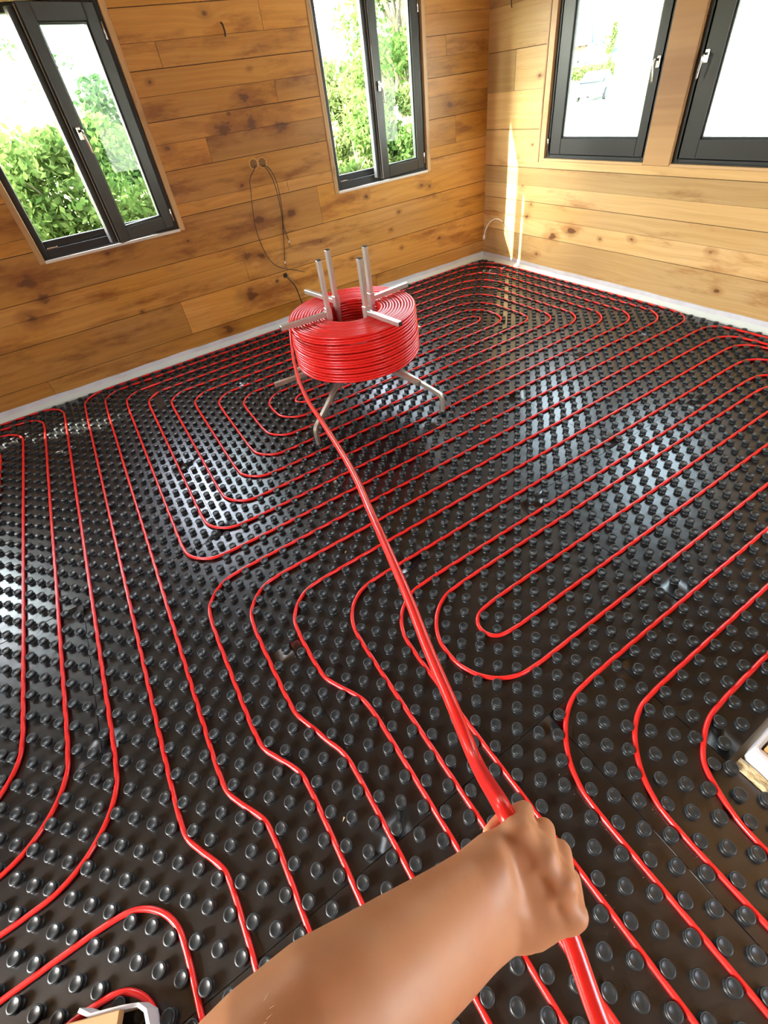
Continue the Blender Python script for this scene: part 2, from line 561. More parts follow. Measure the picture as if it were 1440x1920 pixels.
# foam edge strip along the foot of the walls
def edge_strip(name, pts_in, T, u0, u1, h=.072):
    o = empty(name)
    tag(o, kind='structure')
    up = MB()
    n = int((u1 - u0) / .06)
    us = np.linspace(u0, u1, n)
    V = []; F = []
    rr = random.Random(len(name))
    ph = rr.random() * 6
    prof = [(-.0005, .0), (-.010, .0), (-.011, h * .6), (-.009, h), (-.0005, h)]
    for i, u in enumerate(us):
        wob = .0015 * math.sin(u * 5 + ph) + .001 * math.sin(u * 17 + ph)
        for (w_, z_) in prof:
            V.append(T((u, w_ + (wob if w_ < -.005 else 0), z_ + (wob * 1.4 if z_ > .03 else 0))))
    k = len(prof)
    for i in range(n - 1):
        for j in range(k - 1):
            F.append((i * k + j, i * k + j + 1, (i + 1) * k + j + 1, (i + 1) * k + j))
    fixn(link('foam_upstand', V, F, M['foam'], o))
    V = []; F = []
    prof = [(-.009, .036), (-.020, .026), (-.040, .006), (-.060, .004), (-.060, .001), (-.009, .001)]
    for i, u in enumerate(us):
        wob = .002 * math.sin(u * 7 + ph) + .0012 * math.sin(u * 23 + ph)
        for (w_, z_) in prof:
            V.append(T((u, w_ + wob * (w_ < -.015), z_ + (wob if z_ > .005 else 0))))
    k = len(prof)
    for i in range(n - 1):
        for j in range(k - 1):
            F.append((i * k + j, i * k + j + 1, (i + 1) * k + j + 1, (i + 1) * k + j))
    fixn(link('foam_skirt', V, F, M['foamlow'], o))
edge_strip('baseboard_north', None, TA, XW, XB - .002)
edge_strip('baseboard_east', None, TB, YS, YA - .012)

# ------------------------------------------------------------------ windows
def window(n, T, o, kind, hinge=None, ang=0.0, sash_w=.48, cased=(1, 1), handle=None, mid=None, cw=.038, sts=(.082, .082)):
    """o=(u0,u1,z0,z1) hole; local (u, w outwards, z)"""
    u0, u1, z0, z1 = o
    root = empty('window_%d' % n)
    tag(root, kind='structure')
    mb = MB()                                   # casing lining the hole
    if cased[0]: mb.bevbox(u0, u0 + cw, -.006, .082, z0, z1, .002, T, .3)
    if cased[1]: mb.bevbox(u1 - cw, u1, -.006, .082, z0, z1, .002, T, .7)
    mb.bevbox(u0, u1, -.006, .082, z1 - .03, z1, .002, T, .5)
    mb.build('casing', M['trimwood'], root, board=True)
    mb = MB(); mb.bevbox(u0 + cw * cased[0], u1 - cw * cased[1], -.008, .082, z0 - .004, z0 + .016, .002, T, .6)
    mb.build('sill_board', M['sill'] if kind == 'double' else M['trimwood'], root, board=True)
    a, b = u0 + cw * cased[0] + .001, u1 - cw * cased[1] - .001
    c, e = z0 + .017, z1 - .031
    fw = .042
    mb = MB()
    mb.bevbox(a, a + fw, .022, .078, c, e, .003, T)
    mb.bevbox(b - fw, b, .022, .078, c, e, .003, T)
    mb.bevbox(a + fw, b - fw, .022, .050, c, c + (.062 if kind == 'double' else .035), .003, T)
    mb.bevbox(a + fw, b - fw, .0505, .078, c, c + (.112 if kind == 'double' else .035), .003, T)
    if kind == 'double':
        mb.bevbox(a + fw, b - fw, .046, .060, c + .0622, c + .082, .002, T)
    mb.bevbox(a + fw, b - fw, .022, .078, e - .045, e, .003, T)
    # weather lip in front of the frame
    mb.bevbox(a, b, .010, .024, c, c + .008, .002, T)
    mb.build('outer_frame', M['dark2'], root)
    def leaf(parent, name, p, q, r, s, st, rl, w0, w1, T2, sl=None, rb=None):
        lf = MB()
        sl = sl or st; rb = rb or rl
        lf.bevbox(p, p + sl, w0, w1, r, s, .004, T2)
        lf.bevbox(q - st, q, w0, w1, r, s, .004, T2)
        lf.bevbox(p + sl, q - st, w0, w1, r, r + rb, .004, T2)
        lf.bevbox(p + sl, q - st, w0, w1, s - rl, s, .004, T2)
        # glazing bead
        g = .012
        lf.bevbox(p + sl, p + sl + g, w0 + .012, w1 - .02, r + rb, s - rl, .002, T2)
        lf.bevbox(q - st - g, q - st, w0 + .012, w1 - .02, r + rb, s - rl, .002, T2)
        lf.bevbox(p + sl, q - st, w0 + .012, w1 - .02, r + rb, r + rb + g, .002, T2)
        lf.bevbox(p + sl, q - st, w0 + .012, w1 - .02, s - rl - g, s - rl, .002, T2)
        lo = lf.build(name, M['dark'], parent)
        gm = MB(); wm = (w0 + w1) / 2
        gm.box(p + sl, q - st, wm - .002, wm + .002, r + rb, s - rl, .5, T2)
        gm.build('pane', M['glass'], lo)
        return lo
    def hinges(parent, u, zs, w_=.028):
        for z in zs:
            V, F = lathe_geo([(.0, -.045), (.0065, -.045), (.0075, -.04), (.0065, -.02), (.0075, -.018), (.0075, .03), (.0055, .034), (.0075, .04), (.0, .046)], 10)
            V = [T((u + p[0], w_ - .012 + p[1], z + p[2])) for p in V]
            fixn(link('hinge', V, F, M['chrome'], parent, smooth=True))
    def lever(parent, u, w_, z, T2, flip=1):
        h = MB()
        h.bevbox(u - .014, u + .014, w_ - .010, w_, z - .035, z + .035, .003, T2)
        ho = h.build('handle_plate', M['chrome'], parent)
        pts = catmull([(u, w_ - .008, z + .012), (u, w_ - .042, z + .010), (u + .004 * flip, w_ - .052, z - .008), (u - .004 * flip, w_ - .05, z - .06), (u - .008 * flip, w_ - .046, z - .115)], 6)
        V, F = tube_geo([T2(tuple(p)) for p in pts], np.linspace(.0085, .0075, len(pts)), 10)
        link('handle_lever', V.tolist(), F, M['chrome'], ho, smooth=True)
    zl, zh = c + .022, e - .022
    if kind == 'double':
        mid = (a + b) / 2 - .012 if mid is None else mid
        hp = Vector((b - fw + .008, .026))          # hinge point (u, w)
        ca, sa = math.cos(ang), math.sin(ang)
        def T2(p):
            return T((hp.x + p[0] * ca - p[1] * sa, hp.y + p[0] * sa + p[1] * ca, p[2]))
        lf = leaf(root, 'open_leaf', -sash_w, 0, zl, zh, .078, .088, -.016, .044, T2)
        am = MB()                               # meeting bar on the free edge
        am.bevbox(-sash_w - .046, -sash_w - .0045, .020, .066, zl + .012, zh - .012, .004, T2)
        am.bevbox(-sash_w - .020, -sash_w + .012, .0445, .060, zl + .012, zh - .012, .003, T2)
        am.build('meeting_bar', M['dark2'], lf)
        sm = MB()
        sm.box(-sash_w - .004, -sash_w - .0002, .012, .020, zl + .01, zh - .01, .5, T2)
        sm.build('seal', M['seal'], lf)
        hinges(root, b - fw + .022, (z0 + .12, z0 + 1.19))
        lever(lf, -sash_w + .036, -.020, (zl + zh) / 2 + .02, T2, -1)
        # striker plates on the bare frame edge
        sp = MB()
        sp.bevbox(a + fw + .008, a + fw + .080, .026, .044, c + .0622, c + .070, .002, T)
        sp.build('corner_bracket', M['chrome'], root)
    else:
        lf = leaf(root, 'closed_leaf', a + .022, b - .022, zl, zh, sts[1], .088, .022, .076, T, sts[0], .128)
        if handle == 'low_u':
            lever(lf, a + .022 + .036, .022, 1.62, T, 1)
            hinges(root, b - .014, (z0 + .12, z0 + 1.19))
        elif handle == 'high_u':
            lever(lf, b - .022 - .036, .022, 1.62, T, -1)
            hinges(root, a + .014, (z0 + .12, z0 + 1.19))
    return root
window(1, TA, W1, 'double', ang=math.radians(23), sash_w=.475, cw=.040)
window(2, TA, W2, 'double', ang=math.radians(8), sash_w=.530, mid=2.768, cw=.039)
window(3, TB, W3, 'single', handle='low_u', cased=(0, 1), cw=.060, sts=(.085, .130))
window(4, TB, W4, 'single', handle='high_u', cased=(1, 0), sts=(.082, .135))
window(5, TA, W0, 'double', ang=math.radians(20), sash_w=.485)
mb = MB(); mb.bevbox(1.238, 1.456, -.012, .10, 1.0, ZC, .004, TB, .5)
tag(mb.build('trim_1', M['wood_z'], board=True), kind='structure')
mb = MB(); mb.bevbox(2.527, 2.545, -.010, .012, .985, 2.38, .003, TB, .5)
tag(mb.build('trim_2', M['trimwood'], board=True), kind='structure')

portal('portal_n0', ((W0[0] + W0[1]) / 2, YA + .15, 1.72), (math.radians(-90), 0, 0), 1.08, 1.4)
portal('portal_n1', ((W1[0] + W1[1]) / 2, YA + .15, 1.72), (math.radians(-90), 0, 0), 1.08, 1.4)
portal('portal_n2', ((W2[0] + W2[1]) / 2, YA + .15, 1.72), (math.radians(-90), 0, 0), 1.08, 1.4)
portal('portal_e1', (XB + .15, 1.37, 1.72), (math.radians(90), 0, math.radians(90)), 2.5, 1.45)
portal('portal_w1', (XW - .15, -.6, 1.65), (math.radians(90), 0, math.radians(-90)), 1.45, 1.35)
portal('portal_s1', (1.7, YS - .15, 1.6), (math.radians(90), 0, 0), 1.05, 1.45)

# ------------------------------------------------------------------ heating pipes in the mat
def fillet(wp, R):
    """wp list of (x,y[,r]) -> dense polyline"""
    P = [np.array(p[:2], float) for p in wp]
    out = [P[0]]
    for i in range(1, len(P) - 1):
        a, b, c = P[i - 1], P[i], P[i + 1]
        r = wp[i][2] if len(wp[i]) > 2 else R
        u = (a - b) / np.linalg.norm(a - b); v = (c - b) / np.linalg.norm(c - b)
        ct = float(np.clip(u @ v, -1, 1)); th = math.acos(ct)
        if th > math.pi - .02:
            continue
        t = r / math.tan(th / 2)
        t = min(t, .499 * np.linalg.norm(a - b) if i > 1 else .98 * np.linalg.norm(a - b), .499 * np.linalg.norm(c - b) if i < len(P) - 2 else .98 * np.linalg.norm(c - b))
        r = t * math.tan(th / 2)
        p1, p2 = b + u * t, b + v * t
        bis = (u + v) / np.linalg.norm(u + v)
        ctr = b + bis * (r / math.sin(th / 2))
        a1 = math.atan2(*(p1 - ctr)[::-1]); a2 = math.atan2(*(p2 - ctr)[::-1])
        da = (a2 - a1 + math.pi) % (2 * math.pi) - math.pi
        n = max(4, int(abs(da) * r / .012))
        for k in range(n + 1):
            q = a1 + da * k / n
            out.append(ctr + r * np.array([math.cos(q), math.sin(q)]))
    out.append(P[-1])
    res = [out[0]]
    for p, q in zip(out[:-1], out[1:]):
        d_ = np.linalg.norm(q - p)
        if d_ < 1e-6: continue
        n = max(1, int(round(d_ / .0125)))
        for k in range(1, n + 1):
            res.append(p + (q - p) * k / n)
    return np.array(res)

def clear_studs(P, it=14, dmin=.0247):
    """the pipe eases its bends between the studs without kinks"""
    P = P.copy()
    P0 = P.copy()
    def lap(P, n):
        for _ in range(n):
            Q = P.copy()
            Q[1:-1] = P[1:-1] * .5 + .25 * (P[:-2] + P[2:])
            P = Q
        return P
    for k in range(it):
        i0 = np.round(P[:, 0] / .05).astype(int); m0 = np.round(P[:, 1] / .05).astype(int)
        for di in (-1, 0, 1):
            for dm in (-1, 0, 1):
                i = i0 + di; m = m0 + dm
                ok = (i + m) % 2 == 0
                S_ = np.stack([i * .05, m * .05], 1)
                v = P - S_
                dd = np.linalg.norm(v, axis=1)
                push = ok & (dd < dmin) & (dd > 1e-6)
                P[push] += (v[push] / dd[push][:, None]) * ((dmin - dd[push]) * .5)[:, None]
        P = lap(P, 14)
        P = P * .9 + P0 * .1
    return P

PR = .0081
ALLP = []
def floor_pipe(wp, label, R=.15, seg=8):
    P = clear_studs(fillet(wp, R))
    ALLP.append(P)
    z = .0092 + .0011 * np.sin(np.arange(len(P)) * .09) * np.sin(np.arange(len(P)) * .023)
    pts = np.c_[P, z]
    o = tube('heating_pipe', pts, PR, M['red'], None, seg)
    return tag(o, label, 'pipe', 'red heating pipes pressed into the studded mat')

YB = -2.3
YR = -1.15
c_ = .20
k_ = .30
spiral = [(-.325, YB), (-.325, -.55, .05), (-.425, -.40, .06), (-.425, 3.175, .13), (4.025, 3.175, k_), (4.025, .675, .18), (-.125, .675), (-.125, 2.925, .13), (3.775, 2.925, k_), (3.775, .975, .18),
          (.175, .975), (.175, 2.625, .13), (3.475, 2.625, k_), (3.475, 1.275, .15), (.475, 1.275), (.475, 2.325, .13), (3.175, 2.325, k_), (3.175, 1.575, .1), (.775, 1.575), (.775, 2.025, .13), (2.90, 2.025, .12),
          (2.90, 1.875, .075), (.925, 1.875, .075), (.925, 1.725, .075), (3.025, 1.725, .12), (3.025, 2.175, .2), (.625, 2.175, .13), (.625, 1.425), (3.325, 1.425, .13), (3.325, 2.475, k_), (.325, 2.475, .13),
          (.325, 1.125), (3.625, 1.125, .18), (3.625, 2.775, k_), (.025, 2.775, .13), (.025, .825), (3.925, .825, .18), (3.925, 3.075, k_), (-.275, 3.075, .13), (-.275, -.36, .06), (-.175, -.51, .05), (-.175, YB)]
floor_pipe(spiral, 'red pipe laid as the large double spiral under the coil stand', seg=10)
floor_pipe([(-.025, YB), (-.025, -.44, .05), (-.125, -.29, .06), (-.125, .525, .17), (4.0, .525, .15), (4.0, YR)], 'red pipe turning at mid floor, first one below the big double spiral', .17, 12)
floor_pipe([(.125, YB), (.125, -.46, .05), (.025, -.28, .06), (.025, .385, .18), (3.90, .385, .15), (3.90, YR)], 'red pipe with an S-bend at mid floor, second below the big double spiral', .17, 12)
floor_pipe([(.275, YB), (.275, -.38, .05), (.175, -.20, .06), (.175, .235, .17), (3.85, .235, .15), (3.85, YR)], 'red pipe with an S-bend, third below the double spiral', .17, 12)
floor_pipe([(.375, YB), (.375, .080, .15), (3.70, .080, .15), (3.70, YR)], 'red pipe with one rounded corner left of the held pipe, passing under the wrist', .17, 12)
floor_pipe([(.525, YB), (.525, -.075, .17), (3.55, -.075, .15), (3.55, YR)], 'red pipe whose corner is crossed by the held pipe, running close beside the hand', .17, 12)
floor_pipe([(3.45, YR), (3.45, -.175, .15), (.625, -.175, .2), (.625, -.635, .2), (3.0, -.635, .15), (3.0, YR)], 'red pipe looping round the short hairpin pipe', .2, 12)
floor_pipe([(3.30, YR), (3.30, -.325, .15), (.775, -.325, .075), (.775, -.475, .075), (3.15, -.475, .15), (3.15, YR)], 'red pipe making the tight hairpin turn just right of the held pipe', .2, 12)
floor_pipe([(.675, YB), (.675, -.775, .24), (2.85, -.775, .15), (2.85, YR)], 'red pipe curving from right edge to bottom edge, nearest to the hand', .24, 14)
floor_pipe([(.825, YB), (.825, -.930, .24), (2.70, -.930, .1), (2.70, YR)], 'red pipe curving from right edge to bottom edge, middle one of three beside the hand', .24, 14)
floor_pipe([(.975, YB), (.975, -1.075, .22), (2.55, -1.075, .05), (2.55, -1.15)], 'red pipe curving from right edge to bottom edge, closest to the timber post', .22, 14)
floor_pipe([(-3.0, 2.825), (-1.025, 2.825, .15), (-1.025, .17, .2), (-3.0, .17)], 'red pipe at the far left picture edge with only its upper bend showing', .15, 8)
floor_pipe([(-3.0, 2.975), (-.885, 2.975, .15), (-.885, .02, .22), (-3.0, .02)], 'leftmost red pipe that runs the length of the left side and bends off left below', .15, 12)
floor_pipe([(-3.0, 3.085), (-.735, 3.085, .15), (-.735, -.165, .22), (-3.0, -.165)], 'second long red pipe from the left, bending left at both ends', .15, 12)
floor_pipe([(-3.0, 3.185), (-.585, 3.185, .15), (-.585, -.315, .22), (-3.0, -.315)], 'third long red pipe from the left, bending left at both ends', .15, 12)
floor_pipe([(-3.0, -.465), (-.475, -.465, .15), (-.475, YB)], 'red pipe with a single rounded corner at lower left, above the board offcut', .15, 14)
floor_pipe([(-3.0, -.610), (-.560, -.610, .13), (-.560, YB)], 'red pipe with a rounded corner partly under the white foam at bottom left', .13, 14)

# ------------------------------------------------------------------ studded floor panels
PROF = [(.0190, .0), (.0172, .0018), (.0160, .006), (.0160, .0135), (.0168, .0155), (.0184, .0172), (.0186, .0192), (.0176, .0212), (.0150, .0220), (.0128, .0220), (.0118, .0212), (.0001, .0210)]
PROFL = [(.0180, .0), (.0160, .004), (.0162, .0150), (.0184, .0175), (.0184, .0195), (.0150, .0218), (.0001, .0212)]
def studs_mesh(name, cx, cy, x0, x1, y0, y1, parent):
    rr = random.Random(int(x0 * 1000) * 7 + int(y0 * 1000))
    V = []; F = []; fm = []
    zt = rr.uniform(-.0012, .0006)
    g = .0011
    # base sheet with slight waviness
    nx = max(2, int((x1 - x0) / .1)); ny = max(2, int((y1 - y0) / .1))
    for j in range(ny + 1):
        for i in range(nx + 1):
            V.append((x0 + g + (x1 - x0 - 2 * g) * i / nx, y0 + g + (y1 - y0 - 2 * g) * j / ny, zt + rr.uniform(-.0004, .0004)))
    for j in range(ny):
        for i in range(nx):
            k = j * (nx + 1) + i
            F.append((k, k + 1, k + nx + 2, k + nx + 1)); fm.append(0)
    k = len(V)
    V += [(x0 + g, y0 + g, -.028), (x1 - g, y0 + g, -.028), (x1 - g, y1 - g, -.028), (x0 + g, y1 - g, -.028)]
    c4 = [0, nx, (nx + 1) * (ny + 1) - 1, (nx + 1) * ny]
    for q in range(4):
        F.append((c4[q], c4[(q + 1) % 4], k + (q + 1) % 4, k + q)); fm.append(0)
    for (x, y) in zip(cx, cy):
        dcam = math.hypot(x - .08, y + 1.14)
        if dcam < 2.6:
            prof, seg = PROF, 18
        elif dcam < 4:
            prof, seg = PROFL, 14
        else:
            prof, seg = PROFL, 10
        k = len(V)
        v, f = lathe_geo(prof, seg, (x + rr.uniform(-.0006, .0006), y + rr.uniform(-.0006, .0006), zt - .0005))
        V += v
        F += [tuple(i + k for i in q) for q in f]
        fm += [1] * len(f)
    o = link(name, V, F, M['mat'], parent, True, mats=[M['stud']], face_mats=fm)
    # base sheet stays flat shaded
    return o
mat_root = empty('studded_floor_mat')
tag(mat_root, 'black studded plastic floor mat holding the red heating pipes', 'floor mat')
lat = [(.05 * i, .05 * m) for i in range(-66, 82) for m in range(-48, 66) if (i + m) % 2 == 0]
lat = np.array(lat)
# a stud that stands in the way of a bend is pressed aside by the pipe
AP = np.concatenate(ALLP)
lat0 = lat.copy()
for q in range(len(lat)):
    for _ in range(3):
        v = lat[q] - AP
        dd = np.einsum('ij,ij->i', v, v)
        j = int(dd.argmin()); dj = math.sqrt(dd[j])
        if dj < .0243:
            lat[q] = AP[j] + (v[j] / dj if dj > .002 else np.array([1.0, 0])) * .0246
        else:
            break
rows = [-2.375, -1.575, -.775, .025, .825, 1.625, 2.425, 3.205]
offs = [.075, .775, .125, .775, .075, .775, .1]
for r in range(7):
    y0, y1 = rows[r], rows[r + 1]
    xs = [XW + .02]
    x = offs[r] - 1.4 * 3
    while x < XB - .06:
        if x > XW + .2: xs.append(x)
        x += 1.4
    xs.append(XB - .045)
    if len(xs) > 2 and xs[-1] - xs[-2] < .3: xs.pop(-2)
    for k in range(len(xs) - 1):
        x0, x1 = xs[k], xs[k + 1]
        pieces = [(x0, x1, y0, y1)]
        if r == 0:                  # the mat stops at the timber post on the right
            if x0 > 1.1: continue
            pieces = [(x0, min(x1, 1.113), y0, y1)]
        elif r == 1:
            pieces = []
            if x0 < 1.113: pieces.append((x0, min(x1, 1.113), y0, y1))
            if x1 > 1.113: pieces.append((max(x0, 1.113), x1, -1.185, y1))
        for (a, b, c, e) in pieces:
            s = (lat[:, 0] > a + .012) & (lat[:, 0] < b - .012) & (lat[:, 1] > c + .012) & (lat[:, 1] < e - .005)
            q = lat[s]
            if r == 1 and b > .9:
                pass
            studs_mesh('mat_panel', q[:, 0], q[:, 1], a, b, c, e, mat_root)

# ------------------------------------------------------------------ decoiler stand and pipe coil
CC = Vector((1.375, 1.478, 0))
ZB, ZT, RO, RI = .367, .665, .411, .183
stand = empty('decoiler_stand', CC)
tag(stand, 'zinc-plated steel decoiler stand with bent legs carrying the red pipe coil', 'stand')
def rot(a):
    ca, sa = math.cos(a), math.sin(a)
    return lambda p: (p[0] * ca - p[1] * sa, p[0] * sa + p[1] * ca, p[2])
def sqbar(pts, w_, T):
    """square bar along pts in the radial plane (r, z), width w_"""
    V = []; F = []
    P = np.array(pts, float)
    Tn = np.gradient(P, axis=0); Tn /= np.linalg.norm(Tn, axis=1)[:, None]
    N = np.stack([-Tn[:, 1], Tn[:, 0]], 1)
    h = w_ / 2
    b_ = h * .72
    sec = [(b_, h), (h, b_), (h, -b_), (b_, -h), (-b_, -h), (-h, -b_), (-h, b_), (-b_, h)]
    for i in range(len(P)):
        for (s, t) in sec:
            q = P[i] + N[i] * t
            V.append(T((q[0], s, q[1])))
    k = 8
    for i in range(len(P) - 1):
        for j in range(k):
            F.append((i * k + j, i * k + (j + 1) % k, (i + 1) * k + (j + 1) % k, (i + 1) * k + j))
    F.append(tuple(range(k))); F.append(tuple((len(P) - 1) * k + j for j in range(k)))
    return V, F
LEGA = [math.radians(a) for a in (-151, -61, 29, 119)]
for a in LEGA:
    pts = catmull([(.03, .31), (.20, .305), (.34, .262), (.46, .205), (.555, .162), (.592, .140), (.603, .108), (.604, .05), (.606, .004)], 5)
    V, F = sqbar(pts, .027, rot(a))
    lg = fixn(link('leg', V, F, M['metal2'], stand))
    V, F = sqbar([(.606, .0225), (.606, .0005)], .031, rot(a))
    fixn(link('foot_cap', V, F, M['tyre'], lg))
ARMA = [math.radians(a) for a in (177, 99, 5, -83)]
for a, la in zip(ARMA, (.64, .58, .58, .635)):
    mb = MB(); mb.bevbox(.03, la - .03, -.014, .014, .335, .363, .002, rot(a))
    mb.build('support_arm', M['metal2'], stand)
for i, (a, zt, ua) in enumerate(zip(ARMA, (1.0, 1.0, 1.0, .995), (.478, .515, .463, .474))):
    T = rot(a)
    mb = MB(); mb.bevbox(.146, .174, -.0145, .0145, .362, zt, .002, T)
    post = mb.build('post', M['metal'], stand)
    mb = MB(); mb.bevbox(.1465, .1735, -.014, .014, zt + .0002, zt + .003, .0006, T)
    mb.build('end_cap', M['tyre'], post)
    mb = MB()
    mb.bevbox(.142, .178, -.0185, .0185, .645, .722, .002, T)
    sl = mb.build('clamp_sleeve', M['metal'], post)
    mb = MB(); mb.bevbox(.178, ua, -.014, .014, .671, .699, .002, T)
    ar = mb.build('holding_arm', M['metal'], stand)
    mb = MB(); mb.bevbox(ua + .0002, ua + .002, -.012, .012, .673, .697, .0004, T)
    mb.build('end_cap', M['tyre'], ar)
V, F = lathe_geo([(.0, .25), (.05, .25), (.055, .255), (.055, .33), (.05, .337), (.03, .337), (.0, .337)], 28)
fixn(link('hub', V, F, M['metal2'], stand, smooth=False))

coil = empty('pipe_coil', CC)
tag(coil, 'large coil of red pipe on the metal stand, its loose end held by the hand', 'pipe coil')
pr = .0088
nl = 16; nr = 12
V = []; F = []
rr = random.Random(4)
for i in range(nl):
    for j in range(nr):
        if 0 < i < nl - 1 and 0 < j < nr - 1:
            continue
        zc = ZB + pr + (ZT - ZB - 2 * pr) * i / (nl - 1)
        rc = RI + pr + (RO - RI - 2 * pr) * j / (nr - 1)
        if j == nr - 1:
            rc += rr.uniform(-.0022, .0022) - .008 * max(0, (i - 11) / 4) ** 2 * .6 + (.004 if i < 8 else 0)
        if i == nl - 1:
            zc += rr.uniform(-.002, .002)
        n = 110
        ph = rr.random() * 6.28
        th = np.linspace(0, 2 * np.pi, n, endpoint=False)
        # each turn climbs a little over its neighbour once per round
        dz = .0016 * np.sin(th + ph) + .0008 * np.sin(3 * th + ph * 2)
        dr = .0012 * np.sin(2 * th + ph)
        sg = 10
        k0 = len(V)
        for q in range(n):
            for s in range(sg):
                a = 2 * math.pi * s / sg
                R_ = rc + dr[q] + pr * math.cos(a)
                V.append((R_ * math.cos(th[q]), R_ * math.sin(th[q]), zc + dz[q] + pr * math.sin(a)))
        for q in range(n):
            for s in range(sg):
                q2 = (q + 1) % n; s2 = (s + 1) % sg
                F.append((k0 + q * sg + s, k0 + q2 * sg + s, k0 + q2 * sg + s2, k0 + q * sg + s2))
link('pipe_windings', V, F, M['red'], coil, smooth=True)

# ------------------------------------------------------------------ forearm and hand holding the loose end
Wp = np.array([.121, -1.102, 1.215])
ax = np.array([.945, -.207, .255]); ax /= np.linalg.norm(ax)
kx = np.array([-.057, -.869, -.492]); kx -= ax * (ax @ kx); kx /= np.linalg.norm(kx)
dx = np.cross(ax, kx)
if dx[2] > 0: dx = -dx
H = lambda a, k, d__: Wp + (ax * a + kx * k + dx * d__) * .001

TUBE = [(.985, 1.600, .640), (.955, 1.520, .628), (.905, 1.400, .615), (.83, 1.20, .63), (.72, .86, .68), (.62, .50, .765), (.535, .13, .87), (.448, -.241, .965), (.372, -.497, 1.033), (.308, -.715, 1.077),
        (.268, -.838, 1.100), (.240, -.93, 1.123), (.216, -1.005, 1.145)]
TUBE = [tuple(p) for p in TUBE] + [tuple(H(64, -46, 25)), tuple(H(63, 0, 25)), tuple(H(65, 48, 26)), (.168, -1.215, 1.158), (.166, -1.30, 1.13), (.18, -1.50, 1.06), (.25, -1.85, .80), (.35, -2.2, .30), (.36, -2.5, .03)]
tp = catmull(TUBE, 12) - np.array(CC)
tube('unwound_length', tp, .0082, M['red'], coil, 16)

def capsule(bm_v, bm_f, p, q, r1, r2, seg=20, rings=6):
    p = np.array(p); q = np.array(q)
    d_ = q - p; L_ = np.linalg.norm(d_); d_ = d_ / (L_ + 1e-9)
    u = np.cross(d_, [0, 0, 1.0]) if abs(d_[2]) < .9 else np.cross(d_, [1.0, 0, 0])
    u /= np.linalg.norm(u); v = np.cross(d_, u)
    k0 = len(bm_v)
    prof = []
    for i in range(rings + 1):
        a = -math.pi / 2 + (math.pi / 2) * i / rings
        prof.append((r1 * math.cos(a) + 1e-5, r1 * math.sin(a)))
    for i in range(rings + 1):
        a = (math.pi / 2) * i / rings
        prof.append((r2 * math.cos(a) + 1e-5, L_ + r2 * math.sin(a)))
    for (r, z) in prof:
        for j in range(seg):
            a = 2 * math.pi * j / seg
            bm_v.append(tuple(p + d_ * z + r * (math.cos(a) * u + math.sin(a) * v)))
    for i in range(len(prof) - 1):
        for j in range(seg):
            k = (j + 1) % seg
            bm_f.append((k0 + i * seg + j, k0 + i * seg + k, k0 + (i + 1) * seg + k, k0 + (i + 1) * seg + j))
    bm_f.append(tuple(k0 + j for j in range(seg))[::-1])
    bm_f.append(tuple(k0 + (len(prof) - 1) * seg + j for j in range(seg)))

BV, BF = [], []
def cap(a, b, r1, r2): capsule(BV, BF, a, b, r1, r2)
# forearm and wrist lofted through oval sections (centre, half width, half thickness)
SEC = [
    ((-.300, -1.150, 1.262), (-.012, .036, .030), .046),
    ((-.235, -1.128, 1.280), (-.012, .037, .032), .046),
    ((-.150, -1.112, 1.298), (-.0118, .0366, .0322), .045),
    ((-.0777, -1.1043, 1.3084), (-.0115, .0360, .0318), .043),
    ((-.0312, -1.0994, 1.3105), (-.0104, .0355, .0319), .042),
    ((.0057, -1.0966, 1.3053), (-.0120, .0350, .0305), .040),
    ((.0335, -1.0986, 1.2952), (-.0105, .0348, .0312), .037),
    ((.0635, -1.0997, 1.2799), (-.0070, .0330, .0308), .033),
    ((.0958, -1.1015, 1.2583), (-.0014, .0302, .0315), .029),
    ((.1240, -1.1023, 1.2394), (.0029, .0276, .0310), .026),
    ((.1487, -1.1031, 1.2284), (.0060, .0276, .0325), .024),
    (tuple(H(48, 0, 4)), tuple(-kx * .0425), .0190),
    (tuple(H(67, 0, 1.5)), tuple(-kx * .0400), .0145)]
k0 = len(BV); NS = 32
sc_ = np.array([s_[0] for s_ in SEC]); ax_t = np.gradient(sc_, axis=0)
for i, (c0, wv, th_) in enumerate(SEC):
    wv = np.array(wv); t_ = ax_t[i] / np.linalg.norm(ax_t[i])
    wv = wv - t_ * (wv @ t_); nv_ = np.cross(t_, wv); nv_ = nv_ / np.linalg.norm(nv_) * th_
    for j in range(NS):
        a_ = 2 * math.pi * j / NS
        ca, sa = math.cos(a_), math.sin(a_)
        ex = .9 if i < 10 else (.72 if i == 10 else .58)
        ca = math.copysign(abs(ca) ** ex, ca); sa = math.copysign(abs(sa) ** ex, sa)
        BV.append(tuple(np.array(c0) + wv * ca + nv_ * sa))
for i in range(len(SEC) - 1):
    for j in range(NS):
        BF.append((k0 + i * NS + j, k0 + i * NS + (j + 1) % NS, k0 + (i + 1) * NS + (j + 1) % NS, k0 + (i + 1) * NS + j))
BF.append(tuple(k0 + j for j in range(NS))[::-1]); BF.append(tuple(k0 + (len(SEC) - 1) * NS + j for j in range(NS)))
arm_c = [s_[0] for s_ in SEC[2:11:1]]
arm_r = [float(np.linalg.norm(s_[1])) for s_ in SEC[2:11]]
# upper arm, out of the picture
cap((-.30, -1.15, 1.262), (-.30, -1.42, 1.34), .046, .052)
cap((-.30, -1.42, 1.34), (-.26, -1.66, 1.42), .052, .056)
